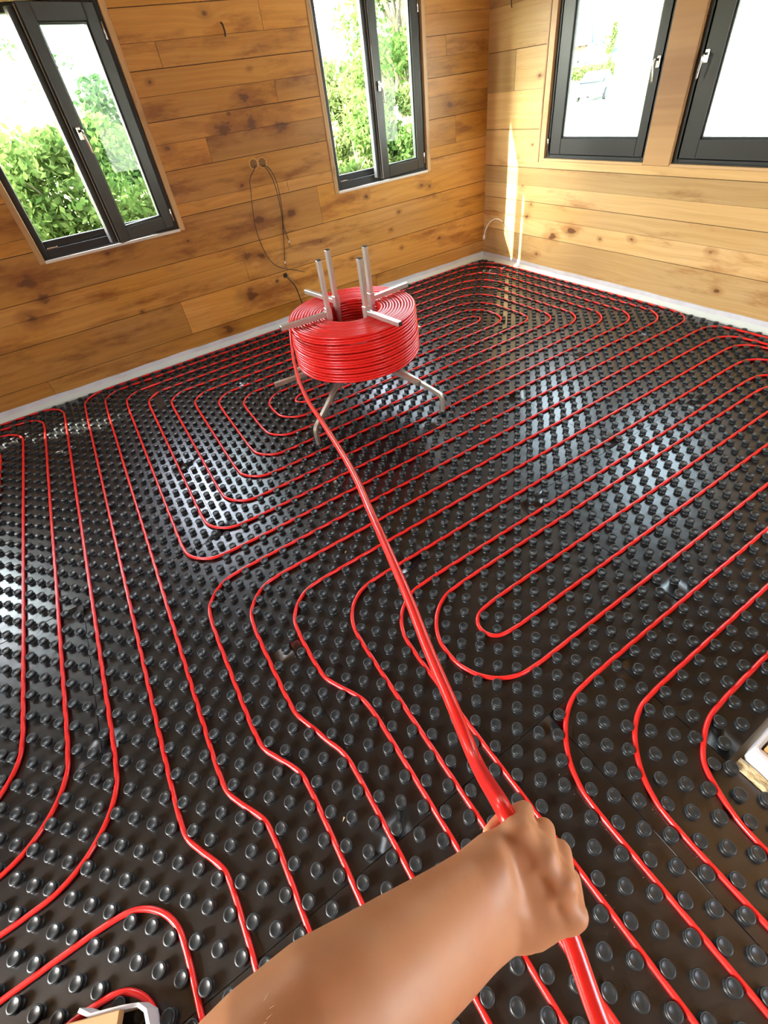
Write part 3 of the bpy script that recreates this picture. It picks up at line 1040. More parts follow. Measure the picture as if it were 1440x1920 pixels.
# wrist to knuckles
mcp = [(71, -33, 0), (79, -12, -3), (82, 10, -3), (77, 33, 1)]
for (a, k, d0), rk in zip(mcp, (10.5, 11.5, 12, 11.8)):
    cap(H(-4, k * .42, 5), H(a - 4, k, d0 + 4), .0185, .0125)
    cap(H(20, k * .62, 3), H(a, k, d0 + 1), .011, rk * .001)
cap(H(10, -12, 9), H(62, -24, 9), .0165, .0115)
cap(H(10, 10, 9), H(60, 18, 8), .0165, .0120)
for (p, q) in zip(mcp[:-1], mcp[1:]):
    cap(H(p[0] - 5, p[1], p[2] + 1), H(q[0] - 5, q[1], q[2] + 1), .0118, .0120)
    cap(H(p[0] + 1, p[1], p[2] + 12), H(q[0] + 1, q[1], q[2] + 12), .0092, .0094)
    cap(H(p[0] + 3, p[1], p[2] + 24), H(q[0] + 3, q[1], q[2] + 24), .0072, .0074)
# extensor tendons
for (a, k, d0) in mcp:
    cap(H(22, k * .55, -6), H(a - 8, k, d0 - 7), .0045, .0042)
# fingers curled round the pipe
fr = [(9.2, 8.6, 7.8, 7.0), (10.2, 9.4, 8.6, 7.8), (10.6, 9.8, 8.8, 8.0), (10.4, 9.6, 8.7, 7.9)]
for (a, k, d0), r_ in zip(mcp, fr):
    ln = {71: .9, 79: 1.0, 82: 1.06, 77: 1.0}[a]
    m1 = H(a, k, d0 + 2)
    m2 = H(a + 9, k * .96, d0 + 2 + 37 * ln)
    m3 = H(a - 17 * ln, k * .93, d0 + 2 + 46 * ln)
    m4 = H(a - 33 * ln, k * .92, d0 + 2 + 35 * ln)
    cap(m1, m2, r_[0] * .001, r_[1] * .001)
    cap(m2, m3, r_[1] * .001, r_[2] * .001)
    cap(m3, m4, r_[2] * .001, r_[3] * .001)
# thumb along the lower side, closing over the index finger
cap(H(6, 16, 10), H(32, 40, 24), .0175, .0135)
cap(H(32, 40, 24), H(60, 45, 40), .0132, .0108)
cap(H(60, 45, 40), H(76, 30, 52), .0108, .0088)
cap(H(8, 10, 8), H(70, 36, 10), .013, .010)
person = empty('person', (-.20, -1.11, 1.285))
tag(person, 'person reaching in from below, bare left forearm and fist gripping the loose red pipe', 'person')
off = np.array((-.20, -1.11, 1.285))
body = link('arm_and_hand', (np.array(BV) - off).tolist(), BF, M['skin'], person, smooth=True)
fixn(body)
rm = body.modifiers.new('remesh', 'REMESH')
rm.mode = 'VOXEL'
rm.voxel_size = .0022
rm.use_smooth_shade = True
sm = body.modifiers.new('smooth', 'SMOOTH')
sm.factor = .5
sm.iterations = 12
# fine pale hairs on the forearm
hv, hf = [], []
hr = random.Random(12)
ac = np.array(arm_c); ar_ = np.array(arm_r)
for q in range(420):
    t = hr.random() * 7.4
    i = int(t); fr_ = t - i
    if i >= 8: continue
    c0 = ac[i] * (1 - fr_) + ac[i + 1] * fr_
    wv = np.array(SEC[2 + i][1]) * (1 - fr_) + np.array(SEC[3 + i][1]) * fr_
    th_ = SEC[2 + i][2] * (1 - fr_) + SEC[3 + i][2] * fr_
    an = hr.uniform(-1.25, 1.25)
    nrm = -dx * math.cos(an) + (wv / np.linalg.norm(wv)) * math.sin(an)
    p = c0 + wv * math.sin(an) * .95 - dx * math.cos(an) * th_ * .95
    tip = p + nrm * .0035 + ax * hr.uniform(.005, .010) + kx * hr.uniform(-.004, .008)
    sd = np.cross(nrm, ax) * .00018
    k = len(hv)
    hv += [tuple(p - sd - off), tuple(p + sd - off), tuple(tip - off)]
    hf.append((k, k + 1, k + 2))
ho = link('arm_hair', hv, hf, M['hair'], person)
ho['kind'] = 'stuff'
# nails are hidden under the curled fingers except the thumb's
nv, nf = [], []
capsule(nv, nf, H(72, 33, 56.5), H(79, 29, 58), .0042, .0036, 12, 4)
link('thumb_nail', (np.array(nv) - off).tolist(), nf, mat('thumbnail', (.68, .42, .32), .25), person, smooth=True)

# ------------------------------------------------------------------ wall boxes and cables
def wall_box(u, z, label):
    root = empty('wall_box', (u, YA, z))
    tag(root, label, 'wall box', 'flush wall boxes')
    prof = [(.0335, .030), (.0335, -.003), (.0375, -.0045), (.0385, -.003), (.0385, .002)]
    V, F = lathe_geo([(r, w_) for r, w_ in prof], 28)
    V = [(x, z_, y) for (x, y, z_) in V]
    fixn(link('ring', V, F, M['box'], root, smooth=True))
    V, F = lathe_geo([(.0, -.0015), (.033, -.0015), (.033, .001)], 28)
    V = [(x, z_, y) for (x, y, z_) in V]
    fixn(link('back_plate', V, F, M['boxin'], root))
    for s in (-1, 1):
        V, F = lathe_geo([(.0, -.006), (.004, -.006), (.0045, -.004), (.0045, 0)], 10)
        V = [(x + s * .026, z_, y) for (x, y, z_) in V]
        fixn(link('screw', V, F, M['chrome'], root, smooth=True))
wall_box(1.575, 1.350, 'round orange wall box, left one of the pair between the two north windows')
wall_box(1.650, 1.348, 'round orange wall box, right one of the pair between the two north windows')
def cable(label, pts, r, m, name='electric_cable', n=8):
    P = catmull(pts, n)
    return tag(tube(name, P, r, m, None, 8), label, 'cable')
y_ = YA - .012
cb1 = cable('thin brown cable hanging in a long curve from the left wall box',
      [(1.580, YA - .008, 1.338), (1.560, y_ - .02, 1.318), (1.500, y_ - .03, 1.26), (1.478, y_ - .03, 1.16), (1.455, y_ - .02, 1.02), (1.446, y_ - .01, .90), (1.460, y_, .76), (1.49, y_, .65), (1.545, y_, .56), (1.64, y_, .505), (1.73, y_, .470), (1.815, y_, .432)], .0028, M['cable'])
tag(cb1, group=None)
def cable_with_tip(label, pts, r, m, tip, tipr=.0055):
    P = catmull(pts, 8)
    root = empty('electric_cable', tuple(P[0]))
    tag(root, label, 'cable')
    tube('sheath', P - P[0], r, m, root, 8)
    t = np.array(tip) - P[0]
    tube('white_tip', catmull([P[-1] - P[0], (P[-1] - P[0]) * .5 + t * .5, t], 3), tipr, M['white'], root, 8)
    for k in range(3):
        e = t + np.array([(k - 1) * .012, -.002, -.035 - .006 * k])
        tube('wire', catmull([t, (t + e) / 2 + np.array([.003 * (k - 1), 0, 0]), e], 3), .0012, M['cable'], root, 5)
cable_with_tip('short brown cable from the right wall box, ending high on the wall',
    [(1.658, YA - .008, 1.330), (1.685, y_ - .03, 1.30), (1.715, y_ - .035, 1.22), (1.722, y_ - .03, 1.10), (1.716, y_ - .02, .97), (1.705, y_, .86), (1.714, y_, .79), (1.722, y_, .735)], .0034, M['cable'], (1.724, y_, .715))
cable_with_tip('long brown cable from the right wall box, ending just above the floor lead',
    [(1.642, YA - .008, 1.332), (1.668, y_ - .025, 1.295), (1.696, y_ - .028, 1.21), (1.706, y_ - .026, 1.10), (1.708, y_ - .012, .95), (1.694, y_, .84), (1.668, y_, .70), (1.640, y_, .575)], .0034, M['cable'], (1.638, y_, .555))
hole = empty('wall_outlet_hole', (1.615, YA, .452))
tag(hole, 'small dark cable hole low on the wall behind the coil', 'cable outlet')
V, F = lathe_geo([(.0, -.003), (.014, -.003), (.018, -.006), (.021, -.004), (.021, .0)], 18)
V = [(x, z_, y) for (x, y, z_) in V]
fixn(link('grommet', V, F, M['cable'], hole, smooth=True))
for k in range(5):
    a = k * 1.3
    tube('wire_end', catmull([(0, -.006, 0), (.012 * math.cos(a), -.02, .012 * math.sin(a)), (.03 * math.cos(a), -.02, .028 * math.sin(a))], 4), .0022, M['cable'], hole, 6)
cable('thick dark lead dropping from the low cable hole to the floor behind the coil',
      [(1.618, YA - .004, .440), (1.635, y_ - .02, .415), (1.675, y_ - .03, .34), (1.70, y_ - .02, .22), (1.72, y_ - .03, .10), (1.76, y_ - .06, .030), (1.80, y_ - .10, .030)], .0058, M['cable'])
# cable with a connector near the corner, on the east wall
P = catmull([(XB - .004, 2.960, .420), (XB - .03, 2.985, .445), (XB - .06, 3.03, .450), (XB - .085, 3.085, .41), (XB - .10, 3.12, .345), (XB - .105, 3.135, .290)], 8)
root = empty('connector_cable', tuple(P[0]))
tag(root, 'pale cable arching from the east wall to a white plug beside the corner', 'cable')
tube('sheath', P - P[0], .0068, M['cable2'], root, 10)
tube('plug', np.array([P[-1] - P[0], P[-1] - P[0] + np.array([-.001, .004, -.022]), P[-1] - P[0] + np.array([-.002, .006, -.05])]), np.array([.010, .014, .011]), M['white'], root, 10)
P = catmull([(XB - .004, 2.960, .420), (XB - .014, 2.90, .375), (XB - .016, 2.865, .30), (XB - .014, 2.845, .20), (XB - .014, 2.84, .12)], 8)
tag(tube('electric_cable', P, .0026, M['cable'], None, 8), 'thin dark cable hanging down through the sun patch on the east wall', 'cable')
# short stubs high on the walls
tag(tube('electric_cable', catmull([(1.59, YA - .002, 2.19), (1.592, YA - .02, 2.175), (1.594, YA - .024, 2.14), (1.590, YA - .022, 2.115)], 6), .006, M['cable'], None, 8), 'stub of dark cable at the top of the wall between the north windows', 'cable')
tag(tube('electric_cable', catmull([(XB - .002, 2.93, 2.22), (XB - .03, 2.94, 2.20), (XB - .04, 2.95, 2.13), (XB - .035, 2.945, 2.09)], 6), .005, M['cable'], None, 8), 'stub of dark cable high on the east wall near the corner', 'cable')

# ------------------------------------------------------------------ timber post (right) and board offcut (bottom left)
post = empty('timber_post', (1.20, -1.25, 0))
tag(post, 'pale timber post wrapped in white edge foam at the right picture edge', 'post')
Tp = lambda p: (p[0] - 1.20, p[1] + 1.25, p[2])
mb = MB(); mb.bevbox(1.178, 1.60, -1.80, -1.222, -.02, ZC - .002, .004, Tp, .6)
mb.build('post_timber', M['wood_z'], post, board=True)
V = []; F = []
h = .085
path = [(1.62, -1.200), (1.40, -1.199), (1.20, -1.201), (1.170, -1.203), (1.158, -1.212), (1.154, -1.228), (1.153, -1.40), (1.152, -1.62), (1.153, -1.82)]
for i, (x, y) in enumerate(path):
    pin = (max(x, 1.174), min(y, -1.216))
    pin = (x if x > 1.18 else 1.174, -1.216) if i < 4 else (1.174, y if y < -1.23 else -1.22)
    for (px, py, z) in ((x, y, .0), (x - (.0 if i < 4 else .0), y, h * .5), (x, y, h), ((x + pin[0]) / 2, (y + pin[1]) / 2, h + .002), (pin[0], pin[1], h), (pin[0], pin[1], .0)):
        V.append(Tp((px, py, z)))
for i in range(len(path) - 1):
    for j in range(5):
        F.append((i * 6 + j, i * 6 + j + 1, (i + 1) * 6 + j + 1, (i + 1) * 6 + j))
fixn(link('foam_wrap', V, F, M['foam'], post, smooth=False))
fb = MB()
random.seed(3)
ny = 26
V = []; F = []
for j in range(ny + 1):
    y = -1.20 - .62 * j / ny
    for i, (x, z) in enumerate(((1.116, -.026), (1.117, .004), (1.124, .010), (1.140, .011), (1.151, .010))):
        V.append((x + random.uniform(-.003, .003) * (i in (1, 2, 3)), y, z + random.uniform(-.003, .004) * (i > 0)))
for j in range(ny):
    for i in range(4):
        F.append((j * 5 + i, j * 5 + i + 1, (j + 1) * 5 + i + 1, (j + 1) * 5 + i))
F.append((0, 1, 2, 3, 4))
tag(fixn(link('fibre_board_strip', V, F, M['fibre'])), 'rough cream edge of insulation board beside the timber post', 'insulation board')

bo = empty('board_offcut', (-.815, -.607, .10))
tag(bo, 'brown planed board end propped at the bottom left corner of the picture', 'board')
ang = math.radians(-22)
def Tb(p):
    ca, sa = math.cos(ang), math.sin(ang)
    return (p[0] * ca - p[1] * sa, p[0] * sa + p[1] * ca, p[2])
mb = MB(); mb.bevbox(-.42, .212, -.30, .0, -.030, -.004, .002, Tb)
mb.build('plank', M['ply'], bo)
mb = MB(); mb.bevbox(-.35, .06, -.27, -.12, -.072, -.031, .002, Tb)
mb.build('support_block', M['ply'], bo)
# foam strip bent round the board end
V = []; F = []
path = [(-.715, -.622), (-.690, -.648), (-.650, -.664), (-.612, -.680), (-.584, -.694), (-.568, -.716), (-.564, -.76), (-.566, -.84), (-.570, -.95)]
for i, (x, y) in enumerate(path):
    a = (path[min(i + 1, len(path) - 1)][0] - path[max(i - 1, 0)][0], path[min(i + 1, len(path) - 1)][1] - path[max(i - 1, 0)][1])
    l_ = math.hypot(*a); nx_, ny_ = a[1] / l_, -a[0] / l_
    lo, hi = .010, .078 + .004 * math.sin(i)
    for (t, z) in ((0, lo), (.001, hi), (.009, hi), (.010, lo)):
        V.append((x + nx_ * t, y + ny_ * t, z))
for i in range(len(path) - 1):
    for j in range(3):
        F.append((i * 4 + j, i * 4 + j + 1, (i + 1) * 4 + j + 1, (i + 1) * 4 + j))
    F.append((i * 4 + 3, i * 4, (i + 1) * 4, (i + 1) * 4 + 3))
F.append((0, 1, 2, 3)); F.append(tuple((len(path) - 1) * 4 + j for j in range(4)))
tag(fixn(link('foam_strip', V, F, M['foam'])), 'white foam strip bent round the brown board end at bottom left', 'foam strip')

# ------------------------------------------------------------------ foam flecks and chips swept along the pipes
V = []; F = []
random.seed(9)
def fleck(x, y, z, s):
    k = len(V)
    pts = [(random.uniform(-1, 1), random.uniform(-1, 1), random.uniform(-.5, .9)) for _ in range(5)]
    for p in pts: V.append((x + p[0] * s, y + p[1] * s, z + abs(p[2]) * s))
    F.extend([(k, k + 1, k + 2), (k, k + 2, k + 3), (k, k + 3, k + 4), (k, k + 4, k + 1), (k + 1, k + 2, k + 3), (k + 1, k + 3, k + 4)])
for (x, y0, y1, n) in ((.375, -1.2, .0, 60), (.275, -1.1, -.2, 30), (.525, -1.3, -.6, 30), (.675, -1.3, -.9, 26), (.825, -1.3, -1.1, 16), (.62, -.6, -.2, 14)):
    for _ in range(n):
        fleck(x + random.choice((-1, 1)) * random.uniform(.009, .02), random.uniform(y0, y1), .001, random.uniform(.0006, .0020))
for _ in range(110):
    fleck(random.uniform(-.4, 1.6), random.uniform(-1.3, .6), .001, random.uniform(.0005, .0016))
tag(link('foam_flecks', V, F, M['fleck']), 'tiny white flecks scattered on the black mat along the near pipes', 'flecks', kind='stuff')
for (x, y, s, lab) in ((1.50, -.50, .009, 'pale wood chip on the mat right of the hairpin pipe'), (.02, -.66, .008, 'pale wood chip on the mat above the forearm'), (.55, .28, .008, 'curled pale shaving between studs right of the held pipe')):
    V = []; F = []
    fleck(0, 0, 0, s)
    o = link('wood_chip', V, F, M['chip'])
    o.location = (x + .006, y + .025, .001)
    tag(o, lab, 'wood chip')

# ------------------------------------------------------------------ outside
def grid(name, x0, x1, y0, y1, n, fz, m):
    V = []; F = []
    for j in range(n + 1):
        for i in range(n + 1):
            x = x0 + (x1 - x0) * i / n; y = y0 + (y1 - y0) * j / n
            V.append((x, y, fz(x, y)))
    for j in range(n):
        for i in range(n):
            k = j * (n + 1) + i
            F.append((k, k + 1, k + n + 2, k + n + 1))
    return link(name, V, F, m, smooth=True)
def gz(x, y):
    az = math.degrees(math.atan2(y + 1.1, x - .1))
    k = min(1, max(0, (az - 49) / 7))
    return -.93 + k * (.055 * max(0, y - 7) + .25 * math.sin(x * .21) * math.sin(y * .17) * min(1, max(0, (y - 4) / 6)))
tag(grid('meadow_ground', -60, 60, 3.75, 90, 60, gz, M['grass']), kind='structure')
tag(link('yard_ground', [(-60, -60, -.9), (90, -60, -.9), (64, 56, -.9), (4.6, 3.7, -.9), (-60, 3.7, -.9)], [(0, 1, 2, 3, 4)], M['gravel']), kind='structure')

def leaves(n, centers, radii, size, seedv):
    r = np.random.default_rng(seedv)
    ci = r.integers(0, len(centers), n)
    C_ = np.array(centers)[ci]; Rr = np.array(radii)[ci]
    d_ = r.normal(size=(n, 3)); d_ /= np.linalg.norm(d_, axis=1)[:, None]
    rad = r.random(n) ** .45
    P = C_ + d_ * Rr * rad[:, None]
    a = r.normal(size=(n, 3)); a /= np.linalg.norm(a, axis=1)[:, None]
    b = r.normal(size=(n, 3)); b -= a * np.sum(a * b, 1)[:, None]; b /= np.linalg.norm(b, axis=1)[:, None]
    s = size * (.6 + .8 * r.random(n))[:, None]
    V = np.stack([P - a * s, P + b * s * .55, P + a * s, P - b * s * .55], 1).reshape(-1, 3)
    F = np.arange(4 * n).reshape(-1, 4)
    return V, F.tolist(), r.random(n)

def tree(name, label, cat, base, h, centers, radii, n, size, lm, trunk=.08, group=None, seedv=1):
    root = empty(name, base)
    tag(root, label, cat, group)
    r = random.Random(seedv)
    cs = [tuple(c) for c in centers]
    V, F, b = leaves(n, cs, radii, size, seedv)
    fo = link('foliage', V.tolist(), F, M[lm], root, board=b)
    tv, tf = [], []
    def br(p, q, r1, r2, wob=.1):
        p = np.array(p, float); q = np.array(q, float)
        L_ = np.linalg.norm(q - p)
        P = catmull([p, p * .66 + q * .34 + np.array([r.uniform(-1, 1), r.uniform(-1, 1), 0]) * wob * L_ * .3, p * .33 + q * .67 + np.array([r.uniform(-1, 1), r.uniform(-1, 1), 0]) * wob * L_ * .3, q], 4)
        v, f = tube_geo(P, np.linspace(r1, r2, len(P)), 7)
        k = len(tv)
        tv.extend(v.tolist()); tf.extend([tuple(i + k for i in x) for x in f])
    top = (r.uniform(-.1, .1), r.uniform(-.1, .1), h * .8)
    br((0, 0, -.3), top, trunk, trunk * .35)
    for c in cs:
        z0_ = min(c[2] * .6, h * .6)
        br((top[0] * z0_ / (h * .8), top[1] * z0_ / (h * .8), z0_), c, trunk * .4, trunk * .1, .3)
    link('trunk', tv, tf, M['bark'], root, smooth=True)
    return root

# shrubs seen through the left window
def shrub_blob(h, w_, k, r):
    cs = []; rs = []
    for i in range(k):
        z = h * (.2 + .7 * r.random())
        cs.append((r.uniform(-w_, w_), r.uniform(-w_ * .6, w_ * .6), z)); q = r.uniform(.28, .5) * w_
        rs.append((q * 1.1, q, q * 1.0))
    return cs, rs
shr = [(-1.75, 6.3, 2.2, .8, 'leafy', 'yellow-green shrub at the far left of the left window view'), (-.62, 6.0, 2.25, .75, 'leaf', 'bright green shrub low in the left pane of the left window'),
       (.35, 6.3, 2.85, .9, 'leaf', 'green leafy bush filling the open leaf of the left window'), (1.35, 7.4, 3.25, .8, 'leafd', 'darker bush at the right of the left window view'),
       (-2.0, 8.6, 2.9, 1.1, 'leafy', 'hazy yellow-green bush further back in the left window view')]
for i, (x, y, h, w_, lm, lab) in enumerate(shr):
    cs, rs = shrub_blob(h, w_, 22, random.Random(20 + i))
    tree('shrub', lab, 'shrub', (x, y, gz(x, y)), h, cs, rs, 12000, .045, lm, .04, 'shrubs outside the left window', 30 + i)
# slim bare branch against the sky in the left window
cs = [(.05, 0, 3.0), (.25, .1, 3.3), (-.1, 0, 3.45)]
tree('sapling', 'thin sapling with sparse leaves against the sky in the left window', 'tree', (.5, 7.2, gz(.5, 7.2)), 3.9, cs, [(.30, .2, .12)] * 3, 160, .03, 'leafd', .018, None, 55)
# trees and shrubs seen through the middle window
tr = [(4.37, 6.77, 2.45, .75, 14, 12000, 'leaf', 'shrub', 'dense green shrub low in the left pane of the middle window', .05),
      (5.6, 7.95, 2.7, .8, 14, 10000, 'leafy', 'shrub', 'pale green shrub behind the stile of the middle window', .05),
      (6.35, 7.6, 1.9, .7, 12, 8000, 'leaf', 'shrub', 'low bush at the foot of the slender tree outside the middle window', .04)]
for i, (x, y, h, w_, k, n, lm, nm, lab, tk) in enumerate(tr):
    cs, rs = shrub_blob(h, w_, k, random.Random(60 + i))
    tree(nm, lab, 'shrub', (x, y, gz(x, y)), h, cs, rs, n, .05, lm, tk, 'shrubs outside the middle window', 70 + i)
r_ = random.Random(5)
cs = [(r_.uniform(-.75, .9), r_.uniform(-.6, .6), r_.uniform(2.3, 5.2)) for _ in range(26)]
tree('slender_tree', 'slender tree with a pale trunk seen in the open leaf of the middle window', 'tree', (7.15, 9.2, gz(7.15, 9.2)), 5.6, cs, [(.55, .5, .4)] * 26, 13000, .05, 'leaf', .11, None, 81)
tree('slender_tree', 'leaning second tree stem right of the pale trunk in the middle window', 'tree', (8.9, 10.6, gz(8.9, 10.6)), 5.0, [(c[0] * .5 + .2, c[1] * .5, c[2]) for c in cs[:14]], [(.5, .5, .4)] * 14, 6000, .05, 'leafy', .06, None, 82)
cs = [(r_.uniform(-1.4, 1.3), r_.uniform(-.8, .8), r_.uniform(.9, 2.6)) for _ in range(26)]
tree('round_tree', 'round light green tree standing behind the left pane of the middle window', 'tree', (8.9, 15.0, gz(8.9, 15)), 3.2, cs, [(.8, .7, .55)] * 26, 12000, .08, 'leafy', .1, None, 83)
# unseen tree added on the sun side; its crown keeps sun off the left window
cs = [(r_.uniform(-.7, .7), r_.uniform(-.6, .6), r_.uniform(6.9, 8.2)) for _ in range(30)]
tree('added_shade_tree', 'unseen tall leafy tree, added beside the house to shade the left window', 'tree', (-5.65, 5.5, gz(-5.65, 5.5)), 8.4, cs, [(.6, .55, .5)] * 30, 26000, .07, 'leafd', .12, None, 84)
# tall grass
n = 9000
r = np.random.default_rng(5)
gx = r.uniform(2.0, 16, n); gy = r.uniform(8.6, 17, n)
hh = r.uniform(.35, 1.0, n)
Z = np.array([gz(a, b) for a, b in zip(gx, gy)])
an = r.uniform(0, 6.28, n); lx = r.normal(0, .16, n); ly = r.normal(0, .16, n); wd = .010
V = np.stack([np.c_[gx - wd * np.cos(an), gy - wd * np.sin(an), Z], np.c_[gx + wd * np.cos(an), gy + wd * np.sin(an), Z], np.c_[gx + lx * hh, gy + ly * hh, Z + hh]], 1).reshape(-1, 3)
tag(link('tall_grass', V.tolist(), np.arange(3 * n).reshape(-1, 3).tolist(), M['blade'], board=r.random(n)), 'tall sunlit meadow grass outside the middle window', 'grass', kind='stuff')
# far wooded hills
def hill(x0, x1, y0, y1, hfun, name='hills'):
    V = []; F = []
    N = 60; K = 10
    for j in range(K + 1):
        for i in range(N + 1):
            t = i / N; s = j / K
            x = x0 + (x1 - x0) * t; y = y0 + (y1 - y0) * t
            nx_, ny_ = -(y1 - y0), (x1 - x0)
            l_ = math.hypot(nx_, ny_); nx_ /= l_; ny_ /= l_
            V.append((x + nx_ * s * 60, y + ny_ * s * 60, -2 + hfun(t) * math.sin(s * math.pi / 2) + .9 * math.sin(i * 1.7 + j) * s))
    for j in range(K):
        for i in range(N):
            k = j * (N + 1) + i
            F.append((k, k + 1, k + N + 2, k + N + 1))
    return tag(link(name, V, F, M['hill'], smooth=True), kind='structure')
hill(-90, 150, 110, 110, lambda t: 11 + 5 * math.sin(t * 9 + 1) + 3 * math.sin(t * 21))
hill(130, 150, 130, -90, lambda t: 15 + 4 * math.sin(t * 8))

# ---- east side: white neighbouring house, roofs, hedge, conifers, parked car
def P2(az, dist): return (cam.location.x + dist * math.cos(az), cam.location.y + dist * math.sin(az))
nb = empty('white_house', (11.0, 1.0, -.9))
tag(nb, 'sunlit white rendered house filling the right side of both east windows', 'house')
mb = MB(); mb.bevbox(0, 9, -11.0, 6.0, 0, 3.15, .01)
mb.build('wall', M['render'], nb)
V = [(-.5, -11.5, 3.2), (-.5, 6.3, 3.2), (9.5, 6.3, 3.2), (9.5, -11.5, 3.2), (4.5, -11.5, 5.6), (4.5, 6.3, 5.6), (-.5, -11.5, 3.0), (-.5, 6.3, 3.0), (9.5, 6.3, 3.0), (9.5, -11.5, 3.0)]
F = [(0, 1, 5, 4), (3, 4, 5, 2), (0, 4, 3), (1, 2, 5), (6, 7, 8, 9), (0, 6, 7, 1), (1, 7, 8, 2), (2, 8, 9, 3), (3, 9, 6, 0)]
fixn(link('roof', V, F, M['roof'], nb))
def house(az, dist, w_, d_, h, hr_, yaw, label, wm):
    x, y = P2(az, dist)
    root = empty('cottage', (x, y, -.9)); tag(root, label, 'house', 'houses beyond the yard')
    ca, sa = math.cos(yaw), math.sin(yaw)
    Tr = lambda p: (p[0] * ca - p[1] * sa, p[0] * sa + p[1] * ca, p[2])
    mb = MB(); mb.box(-w_ / 2, w_ / 2, -d_ / 2, d_ / 2, 0, h, .5, Tr); 
    mb.add([Tr(p) for p in ((-w_ / 2, -d_ / 2, h), (w_ / 2, -d_ / 2, h), (0, -d_ / 2, h + hr_), (-w_ / 2, d_ / 2, h), (w_ / 2, d_ / 2, h), (0, d_ / 2, h + hr_))], [(0, 1, 2), (5, 4, 3)])
    mb.build('wall', M[wm], root)
    e = .5; sl = hr_ / (w_ / 2)
    V = [Tr(p) for p in ((-w_ / 2 - e, -d_ / 2 - e, h - e * sl), (0, -d_ / 2 - e, h + hr_), (w_ / 2 + e, -d_ / 2 - e, h - e * sl), (-w_ / 2 - e, d_ / 2 + e, h - e * sl), (0, d_ / 2 + e, h + hr_), (w_ / 2 + e, d_ / 2 + e, h - e * sl))]
    V2 = [(p[0], p[1], p[2] + .2) for p in V]
    fixn(link('roof', V + V2, [(6, 7, 10, 9), (7, 8, 11, 10), (0, 3, 4, 1), (1, 4, 5, 2), (0, 1, 7, 6), (1, 2, 8, 7), (3, 9, 10, 4), (4, 10, 11, 5), (0, 6, 9, 3), (2, 5, 11, 8)], M['roof'], root))
    for s in (-1, 1):
        mb = MB(); mb.box(s * w_ * .22 - .5, s * w_ * .22 + .5, -d_ / 2 - .05, -d_ / 2 - .01, h * .35, h * .75, .5, Tr)
        mb.build('window', M['carglass'], root)
AZ = math.radians
house(AZ(38.75), 108, 4.4, 8, 1.5, 1.6, AZ(-45), 'cottage with a dark gable roof behind the hedge', 'render')
house(AZ(40.6), 138, 6, 7, 3.6, 1.9, AZ(40), 'brown timber house above the gabled cottage', 'barn')
hx0, hy0 = P2(AZ(42.5), 72); hx1, hy1 = P2(AZ(37.0), 70)
root = empty('hedge', (hx0, hy0, -.9)); tag(root, 'clipped green hedge across the yard', 'hedge')
cs = [(0 + (hx1 - hx0) * t, (hy1 - hy0) * t, .72) for t in np.linspace(0, 1, 16)]
V, F, b = leaves(9000, cs, [(.7, .7, .62)] * 16, .14, 91)
link('foliage', V.tolist(), F, M['leafy'], root, board=b)
places = ('leftmost', 'second from the left', 'third from the left', 'fourth from the left', 'rightmost')
for i, (az, dist, h) in enumerate(((40.9, 172, 9.6), (39.95, 166, 8.6), (39.0, 174, 9.8), (38.15, 168, 8.8), (37.3, 172, 9.4))):
    x, y = P2(AZ(az), dist)
    root = empty('conifer', (x, y, -.9))
    tag(root, 'far blue-green conifer behind the cottages, ' + places[i] + ' of the five', 'tree', 'conifers behind the cottages')
    V = []; F = []
    rr = random.Random(i)
    for k in range(9):
        z0_ = h * (.1 + .09 * k); r0 = (h * .115) * (1 - k / 9.6); n = 14
        k0 = len(V)
        for j in range(n):
            a = 6.283 * j / n + k
            q = r0 * (1 + .25 * (j % 2) + rr.uniform(-.1, .1))
            V.append((q * math.cos(a), q * math.sin(a), z0_ + rr.uniform(-.2, .2)))
        V.append((0, 0, z0_ + h * .2))
        for j in range(n): F.append((k0 + j, k0 + (j + 1) % n, k0 + n))
    link('crown', V, F, M['hill'], root)
    link('trunk', *tube_geo(np.array([(0, 0, 0), (0, 0, h * .2)]), .2, 8), M['bark'], root)
x, y = P2(AZ(37.35), 60)
cs = [(r_.uniform(-.25, .25), r_.uniform(-.25, .25), r_.uniform(1.2, 6.6)) for _ in range(24)]
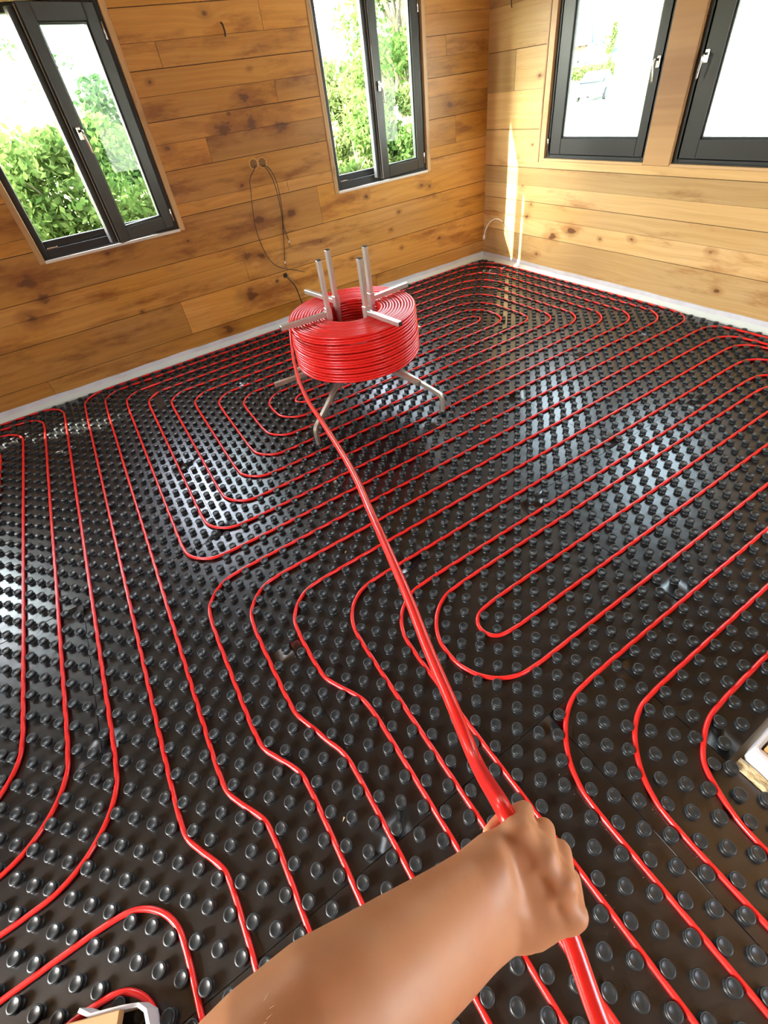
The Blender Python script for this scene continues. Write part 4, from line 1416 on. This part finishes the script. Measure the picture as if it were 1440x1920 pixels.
tree('birch', 'light green tree left of the white house in the first east window', 'tree', (x, y, -.9), 7.4, cs, [(.32, .32, .5)] * 24, 6000, .09, 'leafy', .09, None, 95)
# parked car
x, y = P2(AZ(37.9), 43)
car = empty('parked_car', (x, y, -.9)); tag(car, 'grey car parked in the bright yard below the hedge', 'car')
ca, sa = math.cos(AZ(25)), math.sin(AZ(25))
Tc = lambda p: (p[0] * ca - p[1] * sa, p[0] * sa + p[1] * ca, p[2])
def loft(secs, T):
    V = []; F = []
    k = len(secs[0][1])
    for x_, sec in secs:
        for (y__, z__) in sec: V.append(T((x_, y__, z__)))
    for i in range(len(secs) - 1):
        for j in range(k):
            F.append((i * k + j, i * k + (j + 1) % k, (i + 1) * k + (j + 1) % k, (i + 1) * k + j))
    F.append(tuple(range(k))); F.append(tuple((len(secs) - 1) * k + j for j in range(k)))
    return V, F
def sec(w_, zb, zt): return [(-w_ * .92, zb), (w_ * .92, zb), (w_, zb + .15), (w_, zt - .12), (w_ * .9, zt), (-w_ * .9, zt), (-w_, zt - .12), (-w_, zb + .15)]
V, F = loft([(-2.1, sec(.70, .35, .75)), (-1.9, sec(.84, .28, .92)), (-.6, sec(.87, .25, .98)), (1.1, sec(.87, .25, .95)), (1.9, sec(.84, .28, .82)), (2.1, sec(.70, .35, .65))], Tc)
fixn(link('body', V, F, M['car'], car))
V, F = loft([(-1.7, sec(.78, .85, .98)), (-1.2, sec(.70, .85, 1.40)), (.1, sec(.70, .85, 1.45)), (1.0, sec(.78, .85, .97))], Tc)
fixn(link('cabin_glass', V, F, M['carglass'], car))
mb = MB(); mb.bevbox(-1.15, .05, -.62, .62, 1.40, 1.47, .02, Tc); mb.build('roof', M['car'], car)
for sx in (-1.3, 1.3):
    for sy in (-.84, .84):
        V, F = lathe_geo([(.0, -.1), (.30, -.1), (.33, -.07), (.33, .07), (.30, .1), (.0, .1)], 18)
        V = [Tc((sx + p[0], sy + p[2] * .9, .33 + p[1])) for p in V]
        fixn(link('wheel', V, F, M['tyre'], car, smooth=False))
